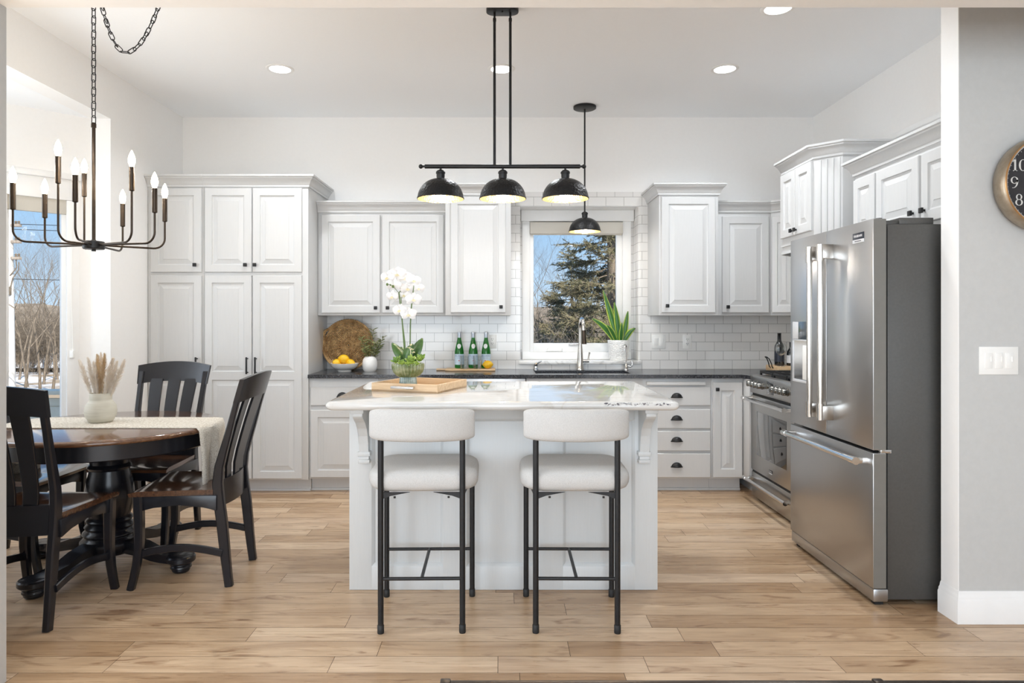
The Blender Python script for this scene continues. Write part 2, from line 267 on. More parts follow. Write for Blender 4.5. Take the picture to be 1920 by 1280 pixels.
# ------------------------------------------------------------------ mesh helpers
class MB:
    """collects shapes for ONE mesh"""
    def __init__(s): s.bm = bmesh.new(); s.T = Matrix.Identity(4)
    def v(s, p): return s.bm.verts.new(s.T @ Vector(p))
    def face(s, vs):
        try: return s.bm.faces.new(vs)
        except ValueError: return None
    def box(s, x0, x1, y0, y1, z0, z1, b=0, seg=2):
        c = [s.v(p) for p in ((x0,y0,z0),(x1,y0,z0),(x1,y1,z0),(x0,y1,z0),(x0,y0,z1),(x1,y0,z1),(x1,y1,z1),(x0,y1,z1))]
        fs = [s.face([c[i] for i in q]) for q in ((0,3,2,1),(4,5,6,7),(0,1,5,4),(1,2,6,5),(2,3,7,6),(3,0,4,7))]
        if b:
            es = list({e for f in fs for e in f.edges})
            bmesh.ops.bevel(s.bm, geom=es, offset=b, segments=seg, affect='EDGES', profile=.5)
        return s
    def loft(s, rings, cap0=True, cap1=True, closed=True):
        R = [[s.v(p) for p in r] for r in rings]; n = len(R[0])
        for a, b in zip(R, R[1:]):
            for i in range(n if closed else n-1):
                j = (i+1) % n; s.face([a[i], a[j], b[j], b[i]])
        if cap0: s.face(R[0][::-1])
        if cap1: s.face(R[-1])
        return s
    def prism(s, poly, axis, a0, a1, b=0):
        """poly: 2-D outline; axis: 0 (poly in y,z), 1 (x,z), 2 (x,y)"""
        def P(p, a): return {0: (a, p[0], p[1]), 1: (p[0], a, p[1]), 2: (p[0], p[1], a)}[axis]
        before = set(s.bm.edges)
        s.loft([[P(p, a0) for p in poly], [P(p, a1) for p in poly]])
        if b:
            es = [e for e in s.bm.edges if e not in before]
            bmesh.ops.bevel(s.bm, geom=es, offset=b, segments=2, affect='EDGES', profile=.5)
        return s
    def tube(s, pts, r, n=10, caps=True, flat=None):
        pts = [Vector(p) for p in pts]; rs = r if isinstance(r, (list, tuple)) else [r]*len(pts)
        t0 = (pts[1]-pts[0]).normalized(); up = Vector((0,0,1)) if abs(t0.z) < .9 else Vector((1,0,0))
        u = t0.cross(up).normalized(); rings = []
        for i, p in enumerate(pts):
            a = pts[max(i-1,0)]; c = pts[min(i+1,len(pts)-1)]; t = (c-a).normalized()
            u = (u - t*u.dot(t)).normalized(); w = t.cross(u)
            fx, fy = flat if flat else (1, 1)
            rings.append([p + (u*math.cos(k*2*PI/n)*fx + w*math.sin(k*2*PI/n)*fy)*rs[i] for k in range(n)])
        return s.loft(rings, caps, caps)
    def strip(s, pts, w, t, side):
        """rectangular bar of width w (along side) and thickness t following pts; w and t may be lists"""
        pts = [Vector(p) for p in pts]; sd = Vector(side).normalized(); rings = []
        for i, p in enumerate(pts):
            a = pts[max(i-1,0)]; c = pts[min(i+1,len(pts)-1)]; tg = (c-a).normalized(); nn = tg.cross(sd).normalized()
            ww = w[i] if isinstance(w, (list, tuple)) else w; tt = t[i] if isinstance(t, (list, tuple)) else t
            q = min(ww, tt)*.18
            rings.append([p+sd*x+nn*y for x, y in ((-ww/2+q,-tt/2),(ww/2-q,-tt/2),(ww/2,-tt/2+q),(ww/2,tt/2-q),(ww/2-q,tt/2),(-ww/2+q,tt/2),(-ww/2,tt/2-q),(-ww/2,-tt/2+q))])
        return s.loft(rings)
    def lathe(s, prof, n=32, c=(0,0,0), cap0=False, cap1=False, rib=None):
        rings = []
        for i, (r, z) in enumerate(prof):
            ring = []
            for k in range(n):
                a = k*2*PI/n; rr = r*(1 + (rib[1][i]*math.cos(rib[0]*a) if rib else 0)); ring.append((c[0]+rr*math.cos(a), c[1]+rr*math.sin(a), c[2]+z))
            rings.append(ring)
        return s.loft(rings, cap0, cap1)
    def ball(s, c, r, n=16, m=10):
        r = r if isinstance(r, (list, tuple)) else (r, r, r); rings = []
        for i in range(1, m):
            a = -PI/2 + PI*i/m; rings.append([(c[0]+r[0]*math.cos(a)*math.cos(k*2*PI/n), c[1]+r[1]*math.cos(a)*math.sin(k*2*PI/n), c[2]+r[2]*math.sin(a)) for k in range(n)])
        R = [[s.v(p) for p in q] for q in rings]; b = s.v((c[0],c[1],c[2]-r[2])); t = s.v((c[0],c[1],c[2]+r[2]))
        for p, q in zip(R, R[1:]):
            for i in range(n): s.face([p[i], p[(i+1)%n], q[(i+1)%n], q[i]])
        for i in range(n): s.face([b, R[0][(i+1)%n], R[0][i]]); s.face([t, R[-1][i], R[-1][(i+1)%n]])
        return s
    def sweep(s, path, prof, z=0, closed=False):
        """profile (out, up) swept along a plan path; 'out' is to the right of travel"""
        P = [Vector(p) for p in path]; rings = []
        for i, p in enumerate(P):
            d0 = (P[i]-P[i-1]).normalized() if (i > 0 or closed) else None
            d1 = (P[(i+1) % len(P)]-P[i]).normalized() if (i < len(P)-1 or closed) else None
            d0 = d0 or d1; d1 = d1 or d0
            n0 = Vector((d0.y, -d0.x)); n1 = Vector((d1.y, -d1.x)); mt = (n0+n1).normalized(); k = 1/max(.2, mt.dot(n0))
            rings.append([(p.x+mt.x*o*k, p.y+mt.y*o*k, z+u) for o, u in prof])
        if closed: rings.append(rings[0]); return s.loft(rings, False, False)
        return s.loft(rings)
    def leafquad(s, base, d, up, L, Wd, bend=.2, cup=.15, n=5, uv=None):
        """a leaf or petal: d direction, up its upper side"""
        d = Vector(d).normalized(); up = Vector(up); up = (up - d*up.dot(d)).normalized(); sd = d.cross(up); rows = []
        for i in range(n+1):
            t = i/n; w = Wd/2*math.sin(PI*min(1, max(.0, t*.93+.05)))**.75
            p = Vector(base)+d*L*t - up*bend*L*t*t
            rows.append([s.v(p - sd*w + up*cup*w), s.v(p), s.v(p + sd*w + up*cup*w)])
        for a, b in zip(rows, rows[1:]):
            for k in (0, 1):
                f = s.face([a[k], a[k+1], b[k+1], b[k]])
        return s
    def text(s, txt, size, MM, extrude=.0004, align='CENTER'):
        cu = bpy.data.curves.new('t', 'FONT'); cu.body = txt; cu.size = size; cu.align_x = align; cu.align_y = 'CENTER'; cu.extrude = extrude; cu.resolution_u = 3
        o = bpy.data.objects.new('t', cu); COL.objects.link(o); dg = bpy.context.evaluated_depsgraph_get(); dg.update()
        me = bpy.data.meshes.new_from_object(o.evaluated_get(dg)); bpy.data.objects.remove(o); bpy.data.curves.remove(cu)
        me.transform(s.T @ MM); s.bm.from_mesh(me); bpy.data.meshes.remove(me); return s

def obj(name, mb, m, parent=None, smooth=40, solid=0, sub=0):
    bm = mb.bm
    if smooth is not None or not solid: pass
    bmesh.ops.recalc_face_normals(bm, faces=bm.faces)
    me = bpy.data.meshes.new(name); bm.to_mesh(me); bm.free(); me.materials.append(m if not isinstance(m, str) else M[m])
    o = bpy.data.objects.new(name, me); COL.objects.link(o)
    if smooth:
        me.polygons.foreach_set('use_smooth', [True]*len(me.polygons)); me.set_sharp_from_angle(angle=math.radians(smooth))
    if parent is not None: o.parent = parent
    if solid:
        md = o.modifiers.new('thickness', 'SOLIDIFY'); md.thickness = solid; md.offset = 0
    if sub:
        md = o.modifiers.new('round', 'SUBSURF'); md.levels = sub; md.render_levels = sub
    return o
def pyobj(name, verts, faces, m, parent=None, smooth=None):
    me = bpy.data.meshes.new(name); me.from_pydata(verts, [], faces); me.materials.append(M[m]); me.update()
    o = bpy.data.objects.new(name, me); COL.objects.link(o)
    if smooth: me.polygons.foreach_set('use_smooth', [True]*len(me.polygons))
    if parent is not None: o.parent = parent
    return o
def tag(o, label, cat, group=None, kind=None):
    o['label'] = label; o['category'] = cat
    if group: o['group'] = group
    if kind: o['kind'] = kind
    return o
def thing(name, label, cat, loc=(0,0,0), rz=0, group=None):
    o = bpy.data.objects.new(name, None); COL.objects.link(o); o.location = loc; o.rotation_euler = (0, 0, rz); o.empty_display_size = .05
    return tag(o, label, cat, group)
def struct(name, mb, m, parent=None, label=None, smooth=40):
    o = obj(name, mb, m, parent, smooth)
    if parent is None: o['kind'] = 'structure'
    if label: o['label'] = label
    return o
def sgroup(name, label=None):
    o = bpy.data.objects.new(name, None); COL.objects.link(o); o['kind'] = 'structure'
    if label: o['label'] = label
    return o
def dup(root, loc, rz=0, label=None, group=None):
    r = root.copy(); COL.objects.link(r); r.location = loc; r.rotation_euler = (0, 0, rz)
    if label: r['label'] = label
    if group: r['group'] = group
    for ch in list(root.children):
        c = ch.copy(); COL.objects.link(c); c.parent = r
        for g in ch.children:
            d = g.copy(); COL.objects.link(d); d.parent = c
    return r
def TR(x=0, y=0, z=0, rx=0, ry=0, rz=0): return Matrix.Translation((x, y, z)) @ Matrix.Rotation(rz, 4, 'Z') @ Matrix.Rotation(ry, 4, 'Y') @ Matrix.Rotation(rx, 4, 'X')
def arc(cx, cy, r, a0, a1, n): return [(cx+r*math.cos(a0+(a1-a0)*i/n), cy+r*math.sin(a0+(a1-a0)*i/n)) for i in range(n+1)]
def px(x, y, Y): return Vector(((x-940)*Y/F, Y, H-(y-600)*Y/F))

# ------------------------------------------------------------------ the room
YW, XL, XR, ZC = 5.85, -2.73, 2.67, 3.07       # back wall, side walls, ceiling
PYA = 2.52
YA, YB = 3.01, 3.13                            # wall between living room and kitchen

# floor of separate boards
def build_floor():
    vs, fs, tone, uvs = [], [], [], []
    w, g = .1265, .0009; y = 2.581 - .1265*49
    rnd = random.Random(11)
    while y < YW + .1:
        x = -4.3 - rnd.random()*1.2
        while x < 4.7:
            L = rnd.choice((.35, .55, .75, .95, 1.15, 1.4, 1.7))*(.85+.3*rnd.random()); i = len(vs)
            vs += [(x+g, y+g, 0), (x+L-g, y+g, 0), (x+L-g, y+w-g, 0), (x+g, y+w-g, 0)]; fs.append((i, i+1, i+2, i+3)); t = rnd.random(); tone.append(t)
            u0, v0 = rnd.random()*50, rnd.random()*50; uvs += [(u0, v0), (u0+L, v0), (u0+L, v0+w), (u0, v0+w)]
            x += L
        y += w
    me = bpy.data.meshes.new('floor'); me.from_pydata(vs, [], fs)
    uvl = me.uv_layers.new(name='UVMap'); uvl.data.foreach_set('uv', [c for q in uvs for c in q])
    at = me.attributes.new('tone', 'FLOAT', 'FACE'); at.data.foreach_set('value', tone); me.materials.append(M['floor']); me.update()
    o = bpy.data.objects.new('floor', me); COL.objects.link(o); o['kind'] = 'structure'; o['label'] = 'light oak plank floor running across the room'
    b = MB(); b.box(-4.4, 4.7, -3.8, YW+.3, -.05, -.003); obj('subfloor', b, 'dark', o, None)
build_floor()
b = MB(); b.box(-4.4, 4.7, YA-6.8, YW+.3, ZC, ZC+.1); struct('ceiling', b, 'ceil', label='white ceiling above kitchen and dining corner')

# back wall with the window niche
NX0, NX1, NZ0, NZ1, YN = .1554, 1.182, .955, 2.311, 6.10
wb_ = MB()
wb_.box(XL-.2, NX0, YW, YW+.25, 0, ZC); wb_.box(NX1, XR+.2, YW, YW+.25, 0, ZC); wb_.box(NX0, NX1, YW, YW+.25, 0, NZ0); wb_.box(NX0, NX1, YW, YW+.25, NZ1, ZC)
wall_back = struct('wall_back', wb_, 'wall', label='warm white back wall above the cabinets')
tb = MB(); t_ = .008
for x0, x1, z0, z1 in ((-1.49, NX0, .914, 2.2), (NX1, XR, .914, 1.6), (NX0, NX1, .914, .955), (.06, NX0, 2.2, 2.43), (NX0, NX1, NZ1+.0, 2.43), (NX1, 1.27, 1.6, 2.43)):
    tb.box(x0, x1, YW-t_, YW, z0, z1)
struct('tile_backsplash', tb, 'tile', wall_back, 'white subway tile with thin grey joints')
tb = MB(); tb.box(NX1-.006, NX1, YW, YN, NZ0+.03, NZ1); tb.box(NX0, NX0+.006, YW, YN, NZ0+.03, NZ1); struct('tile_return', tb, 'tiley', wall_back)
tb = MB(); tb.box(NX0, .187, 6.085, 6.13, NZ0, NZ1); tb.box(1.148, NX1, 6.085, 6.13, NZ0, NZ1); struct('tile_niche', tb, 'tile', wall_back)
tb = MB(); tb.box(NX0, NX1, YW, YN, NZ1-.004, NZ1); struct('niche_soffit', tb, 'trim', wall_back)

# window over the sink
win = sgroup('window_1', 'white casement window over the sink')
f = MB(); yf = 6.05
f.box(.185, .252, yf, 6.12, .985, 2.207, .003); f.box(1.076, 1.150, yf, 6.12, .985, 2.207, .003); f.box(.175, 1.172, yf-.02, 6.12, 2.207, 2.306, .003); f.box(.185, 1.150, yf-.012, 6.12, .985, 1.052, .004)
struct('window_frame', f, 'trim', win)
f = MB(); ys = yf+.02
for x0, x1, z0, z1 in ((.252, .287, 1.052, 2.207), (1.022, 1.076, 1.052, 2.207), (.287, 1.022, 1.052, 1.129), (.287, 1.022, 2.15, 2.207)): f.box(x0, x1, ys, 6.11, z0, z1, .005)
struct('window_sash', f, 'trim', win)
f = MB(); f.box(.28, 1.03, 6.085, 6.09, 1.12, 2.16); struct('window_pane', f, 'pane', win)
f = MB(); f.prism([(.40, 1.056), (.545, 1.056), (.535, 1.085), (.50, 1.097), (.44, 1.097), (.41, 1.085)], 1, ys-.03, ys, .004); struct('window_crank', f, 'plastic', win)
f = MB(); f.box(.60, .70, ys-.012, ys, 1.112, 1.120, .002); struct('window_latch', f, 'nickel', win)
f = MB(); f.box(.253, 1.075, ys-.045, ys-.002, 2.095, 2.20, .006); f.tube([(.26, ys-.02, 2.092), (1.07, ys-.02, 2.092)], .006, 8)
tag(obj('roller_blind', f, 'blind'), 'beige roller blind rolled up at the top of the sink window', 'blind')
f = MB(); f.box(NX0-.006, NX1+.008, YW-.03, YN, .955, .985, .005); struct('windowsill', f, 'marble2', win, 'white marble window sill')

# side walls
f = MB(); f.box(XR, XR+.12, YB, YW+.2, 0, ZC); struct('wall_right', f, 'wall', label='white right wall behind the range and fridge')
f = MB(); f.box(2.62, XR, YB, 4.70, 2.545, 2.58, .004); struct('trim_1', f, 'trim', label='white ledge trim high on the right wall')
f = MB(); f.box(XL-.14, XL, 4.77, YW+.2, 0, ZC); f.box(XL-.14, XL, YB, 4.77, 2.74, ZC); f.box(XL-.14, XL, PYA, YB, 0, ZC); struct('wall_left', f, 'wall', label='white left wall with bay opening')
f = MB(); f.sweep([(XL, 4.79), (XL, 5.24)][::-1], [(0,0),(.016,0),(.016,.10),(.010,.12),(.008,.14),(0,.14)]); struct('baseboard_left', f, 'trim')
# bay: box with one slanted pane wall
BX = -3.66; BC = (-2.87, 4.77); BD = (-2.87-.79, 4.77-.79)
bay = sgroup('wall_bay', 'white walls of the bay beside the dining table')
f = MB(); f.prism([(XL-.139, YB), (BX-.15, YB), (BX-.15, BD[1]), (BC[0]-.05, 4.83), (XL-.139, 4.83)], 2, 2.74, 2.80); struct('bay_ceiling', f, 'ceil', bay)
def slant(t, o): return (BC[0]-t-o*.7071, BC[1]-t+o*.7071)      # t along the slanted wall, o outward
def slab(mb, t0, t1, o0, o1, z0, z1, bev=0): mb.prism([slant(t0, o0), slant(t1, o0), slant(t1, o1), slant(t0, o1)], 2, z0, z1, bev)
WZ0, WZ1 = .55, 2.14
f = MB(); slab(f, -.05, .1, 0, .13, 0, 2.74); slab(f, .38, .82, 0, .13, 0, 2.74); slab(f, .1, .38, 0, .13, 0, WZ0); slab(f, .1, .38, 0, .13, WZ1+.14, 2.74); struct('bay_slanted_wall', f, 'wall', bay)
f = MB(); f.box(BX-.13, BX, YB-.1, 3.18, 0, 2.74); f.box(BX-.13, BX, 3.92, BD[1]+.03, 0, 2.74); f.box(BX-.13, BX, 3.18, 3.92, 0, .6); f.box(BX-.13, BX, 3.18, 3.92, 2.4, 2.74); f.box(BX-.13, XL-.14, YB-.13, YB, 0, ZC); struct('bay_side_wall', f, 'wall', bay)
win2 = sgroup('window_2', 'tall white bay window beside the dining table')
f = MB()
slab(f, .052, .104, -.02, 0, WZ0-.008, WZ1+.009, .003); slab(f, .34, .40, -.02, 0, WZ0-.008, WZ1+.009, .003); slab(f, .052, .40, -.02, 0, WZ1+.01, WZ1+.15, .003)
slab(f, .035, .42, -.045, 0, WZ1+.15, WZ1+.19, .006); slab(f, .03, .42, -.04, 0, WZ0-.05, WZ0-.01, .003); struct('window_casing', f, 'trim', win2)
f = MB()
for t0, t1, z0, z1 in ((.095, .121, WZ0, WZ1+.02), (.329, .36, WZ0, WZ1+.02), (.121, .329, WZ0, WZ0+.06), (.121, .329, WZ1-.02, WZ1+.02)):
    slab(f, t0, t1, .02, .07, z0, z1, .004)
slab(f, .09, .37, .0, .10, WZ1+.02, WZ1+.14); struct('window_sash', f, 'trim', win2)
f = MB(); slab(f, .11, .345, .05, .056, WZ0+.03, WZ1); struct('window_pane', f, 'pane', win2)
f = MB(); slab(f, .098, .36, .0, .03, WZ1-.085, WZ1+.02, .006); tag(obj('roller_blind', f, 'blind'), 'beige roller blind rolled up at the top of the bay window', 'blind')
f = MB(); c0 = slant(.082, -.022); f.tube([(c0[0], c0[1], 2.05), (c0[0]-.004, c0[1]-.004, 1.5), (c0[0]+.006, c0[1], 1.12)], .0022, 6)
f.box(c0[0]-.012, c0[0]+.014, c0[1]-.014, c0[1]+.010, 1.075, 1.125, .003)
tag(obj('blind_cord', f, 'plastic'), 'white blind chain hanging beside the bay window', 'cord')
win3 = sgroup('window_3', 'bay window behind the far dining chair')
f = MB(); f.box(BX-.08, BX+.02, 3.16, 3.22, .58, 2.42, .004); f.box(BX-.08, BX+.02, 3.88, 3.94, .58, 2.42, .004); f.box(BX-.08, BX+.02, 3.22, 3.88, .58, .64, .004); f.box(BX-.08, BX+.02, 3.22, 3.88, 2.36, 2.42, .004); struct('window_frame', f, 'trim', win3)

# wall with the wide cased opening, living room shell behind the camera
OX1 = 2.018
PY0, PY1, PX0, PX1, PZ_ = 2.40, 2.52, -1.827, 3.3, 2.489       # the cased opening the camera looks through
f = MB(); f.box(PX1, 4.6, PY0, PY1, 0, ZC); f.box(-4.3, PX0, PY0, PY1, 0, ZC); f.box(PX0, PX1, PY0, PY1, PZ_, ZC); struct('wall_front', f, 'jamb', label='shade-darkened wall and header of the wide opening at the picture edge')
f = MB(); f.box(PX0, PX1, PY0+.001, PY1-.001, PZ_-.003, PZ_); struct('lit_soffit_sheet', f, 'wall', label='sheet painted as lit underside of the wide opening header')  # thin lighter sheet puts the light on the soffit into colour
f = MB(); f.box(OX1, 4.6, YA, YB, 0, ZC); struct('wall_stub', f, 'jamb', label='shade-darkened wall with clock and switches beside the refrigerator')
f = MB(); f.box(OX1-.003, OX1, YA+.0005, YB-.001, 0, ZC-.001); struct('lit_end_sheet', f, 'wall', label='sheet painted as lit end face of the wall beside the refrigerator')  # thin sheet in lighter paint stands in for light on this end
BB = [(0,0),(.018,0),(.018,.098),(.014,.104),(.014,.112),(.009,.120),(.007,.132),(.004,.14),(0,.14)]
f = MB(); f.sweep([(OX1+.6, YB), (OX1, YB), (OX1, YA), (4.6, YA)][1:], [(o, u) for o, u in BB]); struct('baseboard_right', f, 'trim', label='white baseboard under the light switches')
f = MB(); f.box(4.55, 4.67, -3.7, YA, 0, ZC); struct('wall_living_right', f, 'jamb')
f = MB(); f.box(-4.4, -4.3, -3.7, -.6, 0, ZC); f.box(-4.4, -4.3, 2.3, 2.53, 0, ZC); f.box(-4.4, -4.3, -.6, 2.3, 0, .4); f.box(-4.4, -4.3, -.6, 2.3, 2.7, ZC); struct('wall_living_left', f, 'jamb')
f = MB(); f.box(-4.4, -2.9, -3.8, -3.7, 0, ZC); f.box(2.9, 4.67, -3.8, -3.7, 0, ZC); f.box(-2.9, 2.9, -3.8, -3.7, 0, .3); f.box(-2.9, 2.9, -3.8, -3.7, 2.9, ZC); struct('wall_living_rear', f, 'jamb')

# downlights
def downlight():
    t = thing('recessed_light', 'x', 'ceiling light', (0,0,ZC), group='recessed ceiling lights')
    f = MB(); f.lathe([(.068,-.001),(.072,-.006),(.088,-.006),(.094,-.002),(.094,.0)], 40); obj('trim_ring', f, 'trim', t)
    f = MB(); f.lathe([(.0005,-.0035),(.05,-.0035),(.069,-.0035)], 40, cap0=True); obj('lens', f, 'cansurf', t)
    return t
dl = [(-1.53, 4.72, 'lit recessed ceiling light above the left wall cabinets'), (0, 4.72, 'lit recessed ceiling light behind the rods of the island lamp'), (1.545, 4.72, 'lit recessed ceiling light above the right wall cabinets'), (1.54, 3.80, 'lit recessed ceiling light nearest the top edge, half hidden by the opening')]
d0 = downlight(); d0.location = (dl[0][0], dl[0][1], ZC); d0['label'] = dl[0][2]
for x, y, lb in dl[1:]: dup(d0, (x, y, ZC), 0, lb)
for x, y, lb in dl:
    lamp('downlight_glow', 'AREA', (x, y, ZC-.012), (0, 0, 0), 5.3, (.92, .96, 1), shape='DISK', size=.13, spread=math.radians(140))

# ------------------------------------------------------------------ cabinets (built facing -Y, turned for other walls)
def door_mesh(x0, x1, z0, z1, yf, t=.02, splits=(), st=.052, raised=True):
    """raised-panel door; splits = heights of the rails between panels"""
    b = MB(); e = .004
    b.loft([[(x0,yf+t,z0),(x1,yf+t,z0),(x1,yf+t,z1),(x0,yf+t,z1)], [(x0,yf+e,z0),(x1,yf+e,z0),(x1,yf+e,z1),(x0,yf+e,z1)], [(x0+e,yf,z0+e),(x1-e,yf,z0+e),(x1-e,yf,z1-e),(x0+e,yf,z1-e)]], True, not raised)
    if not raised: return b
    zs = [z0+e] + list(splits) + [z1-e]
    for i, (a, c) in enumerate(zip(zs, zs[1:])):
        X0, X1 = x0+e, x1-e; lo = st if i == 0 else st*.6; hi = st if i == len(zs)-2 else st*.6; rings = []
        def R(ix, il, ih, y): return [(X0+ix, y, a+il), (X1-ix, y, a+il), (X1-ix, y, c-ih), (X0+ix, y, c-ih)]
        k = min(1, (X1-X0)/.24)
        rings = [R(0,0,0,yf), R(st*k,lo,hi,yf), R(st*k+.003,lo+.003,hi+.003,yf+.009), R(st*k+.010,lo+.010,hi+.010,yf+.0105), R(st*k+.042*k,lo+.042,hi+.042,yf+.0035), R(st*k+.045*k,lo+.045,hi+.045,yf+.0012)]
        b.loft(rings, False, True)
    return b
def knob(parent, x, z, y):
    b = MB(); b.tube([(x, y, z), (x, y-.014, z)], .006, 10); b.box(x-.0135, x+.0135, y-.026, y-.013, z-.0135, z+.0135, .003); return obj('knob', b, 'black', parent)
def cup_pull(parent, x, z, y, w=.082):
    b = MB(); n, m = 18, 8; out, inn = [], []
    for i in range(m+1):
        ph = PI/2*i/m; row, ro2 = [], []
        for k in range(n+1):
            th = PI*k/n
            row.append(b.v((x - w/2*math.cos(th), y-.026*math.sin(th)*math.cos(ph)-.0005, z-.016+.036*math.sin(th)*math.sin(ph) if True else z)))
        out.append(row)
    for r0, r1 in zip(out, out[1:]):
        for k in range(n): b.face([r0[k], r0[k+1], r1[k+1], r1[k]])
    b.box(x-w/2-.004, x+w/2+.004, y-.004, y, z-.017, z-.011, .001)
    return obj('cup_pull', b, 'black', parent, solid=.003)
def bar_pull(parent, x, z, y, L=.13):
    b = MB(); b.tube([(x, y, z+L/2-.012), (x, y-.03, z+L/2-.012)], .005, 8); b.tube([(x, y, z-L/2+.012), (x, y-.03, z-L/2+.012)], .005, 8)
    b.box(x-.006, x+.006, y-.037, y-.025, z-L/2, z+L/2, .003); return obj('bar_handle', b, 'black', parent)
CROWN = [(0,0),(.010,0),(.010,.014),(.016,.020),(.020,.034),(.034,.054),(.046,.062),(.046,.070),(.056,.074),(.056,.088),(0,.088)]
def cabinet(label, x0, x1, yf, yb, z0, z1, doors, crown=None, toe=0, group=None, loc=None, rz=0, name='cabinet', cat='cabinet', mt='cab', gap=True):
    """box with overlay doors; doors = list of dicts; coordinates local to loc/rz; returns root"""
    loc = loc or (0, 0, 0)
    t = thing(name, label, cat, loc, rz, group)
    b = MB(); b.box(x0, x1, yf+.02, yb, z0+toe, z1, .0015)
    obj('carcass', b, mt, t)
    if toe:
        k = MB(); k.box(x0, x1, yf+.095, yb-.05, z0+.001, z0+toe+.01); k.prism([(yf+.095, .001), (yf+.083, .001), (yf+.085, .014), (yf+.095, .02)], 0, x0, x1); obj('toe_kick', k, mt, t)
    for d in doors:
        kind = d.get('kind', 'door')
        p = obj(kind, door_mesh(d['x0'], d['x1'], d['z0'], d['z1'], yf, splits=d.get('splits', ()), st=d.get('st', .052), raised=d.get('raised', True)), mt, t, 14)
        if 'knob' in d: knob(p, d['knob'][0], d['knob'][1], yf)
        if 'cup' in d: cup_pull(p, d['cup'][0], d['cup'][1], yf)
        if 'bar' in d: bar_pull(p, d['bar'][0], d['bar'][1], yf)
    if crown:
        c = MB(); c.sweep(crown[0], CROWN, crown[1]); obj('crown_moulding', c, mt, t)
    return t
WB = YW - .0085
# tall pantry: a single column and a double column
UZ = (1.702, 2.349); LZ = (.112, 1.677); SP = [.905]
cabinet('tall white pantry column with one door above another, against the left wall', XL+.003, -2.292, 5.25, WB, 0, 2.36, [
    dict(x0=-2.70, x1=-2.308, z0=UZ[0], z1=UZ[1], knob=(-2.352, 1.757)), dict(x0=-2.70, x1=-2.308, z0=LZ[0], z1=LZ[1], splits=SP, bar=(-2.338, .985))],
    crown=([(XL+.003, 5.268), (-2.292, 5.268)], 2.36), toe=.10, name='pantry_cabinet', cat='pantry')
cabinet('tall white pantry unit with two pairs of doors beside the woven tray', -2.291, -1.49, 5.25, WB, 0, 2.36, [
    dict(x0=-2.283, x1=-1.922, z0=UZ[0], z1=UZ[1], knob=(-1.965, 1.757)), dict(x0=-1.914, x1=-1.535, z0=UZ[0], z1=UZ[1], knob=(-1.892, 1.757)),
    dict(x0=-2.283, x1=-1.922, z0=LZ[0], z1=LZ[1], splits=SP, bar=(-1.950, .985)), dict(x0=-1.914, x1=-1.535, z0=LZ[0], z1=LZ[1], splits=SP, bar=(-1.884, .985))],
    crown=([(-2.291, 5.268), (-1.49, 5.268), (-1.49, WB)], 2.36), toe=.10, name='pantry_cabinet', cat='pantry')
# upper cabinets on the back wall
cabinet('white two-door wall cabinet between the pantry and the orchid', -1.488, -.446, 5.52, WB, 1.371, 2.205, [
    dict(x0=-1.456, x1=-.982, z0=1.39, z1=2.185, knob=(-1.014, 1.432)), dict(x0=-.964, x1=-.467, z0=1.39, z1=2.185, knob=(-.918, 1.432))],
    crown=([(-1.488, 5.538), (-.446, 5.538)], 2.205), name='upper_cabinet', group=None)
cabinet('taller single-door white wall cabinet left of the sink window', -.444, .076, 5.40, WB, 1.371, 2.325, [
    dict(x0=-.402, x1=.034, z0=1.392, z1=2.308, knob=(-.002, 1.438))], crown=([(-.444, WB), (-.444, 5.418), (.076, 5.418), (.076, WB)], 2.325), name='upper_cabinet')
cabinet('taller single-door white wall cabinet right of the sink window', 1.252, 1.722, 5.40, WB, 1.371, 2.325, [
    dict(x0=1.268, x1=1.695, z0=1.392, z1=2.308, knob=(1.310, 1.446))], crown=([(1.252, WB), (1.252, 5.418), (1.722, 5.418), (1.722, WB)], 2.325), name='upper_cabinet')
cabinet('lower single-door white wall cabinet above the electrical outlet', 1.723, 2.186, 5.52, WB, 1.371, 2.205, [
    dict(x0=1.788, x1=2.166, z0=1.392, z1=2.172, knob=(1.828, 1.440))], crown=([(1.723, 5.538), (2.186, 5.538)], 2.205), name='upper_cabinet')
# corner wall cabinet set at 45 degrees
t = thing('corner_cabinet', 'narrow angled white corner wall cabinet left of the range hood cupboard', 'cabinet', (2.187, 5.54, 0))
b = MB(); b.prism([(0, 0), (.16, -.16), (XR-2.187-.002, -.16), (XR-2.187-.002, WB-5.54), (0, WB-5.54)], 2, 1.371, 2.205, .0015); obj('carcass', b, 'cab', t)
dm = door_mesh(.016, .21, 1.392, 2.172, -.02); bmesh.ops.transform(dm.bm, matrix=Matrix.Rotation(-PI/4, 4, 'Z'), verts=dm.bm.verts); obj('door', dm, 'cab', t, 14)
b = MB(); b.sweep([(0, 0), (.16, -.16), (.40, -.16)], CROWN, 2.205); obj('crown_moulding', b, 'cab', t)

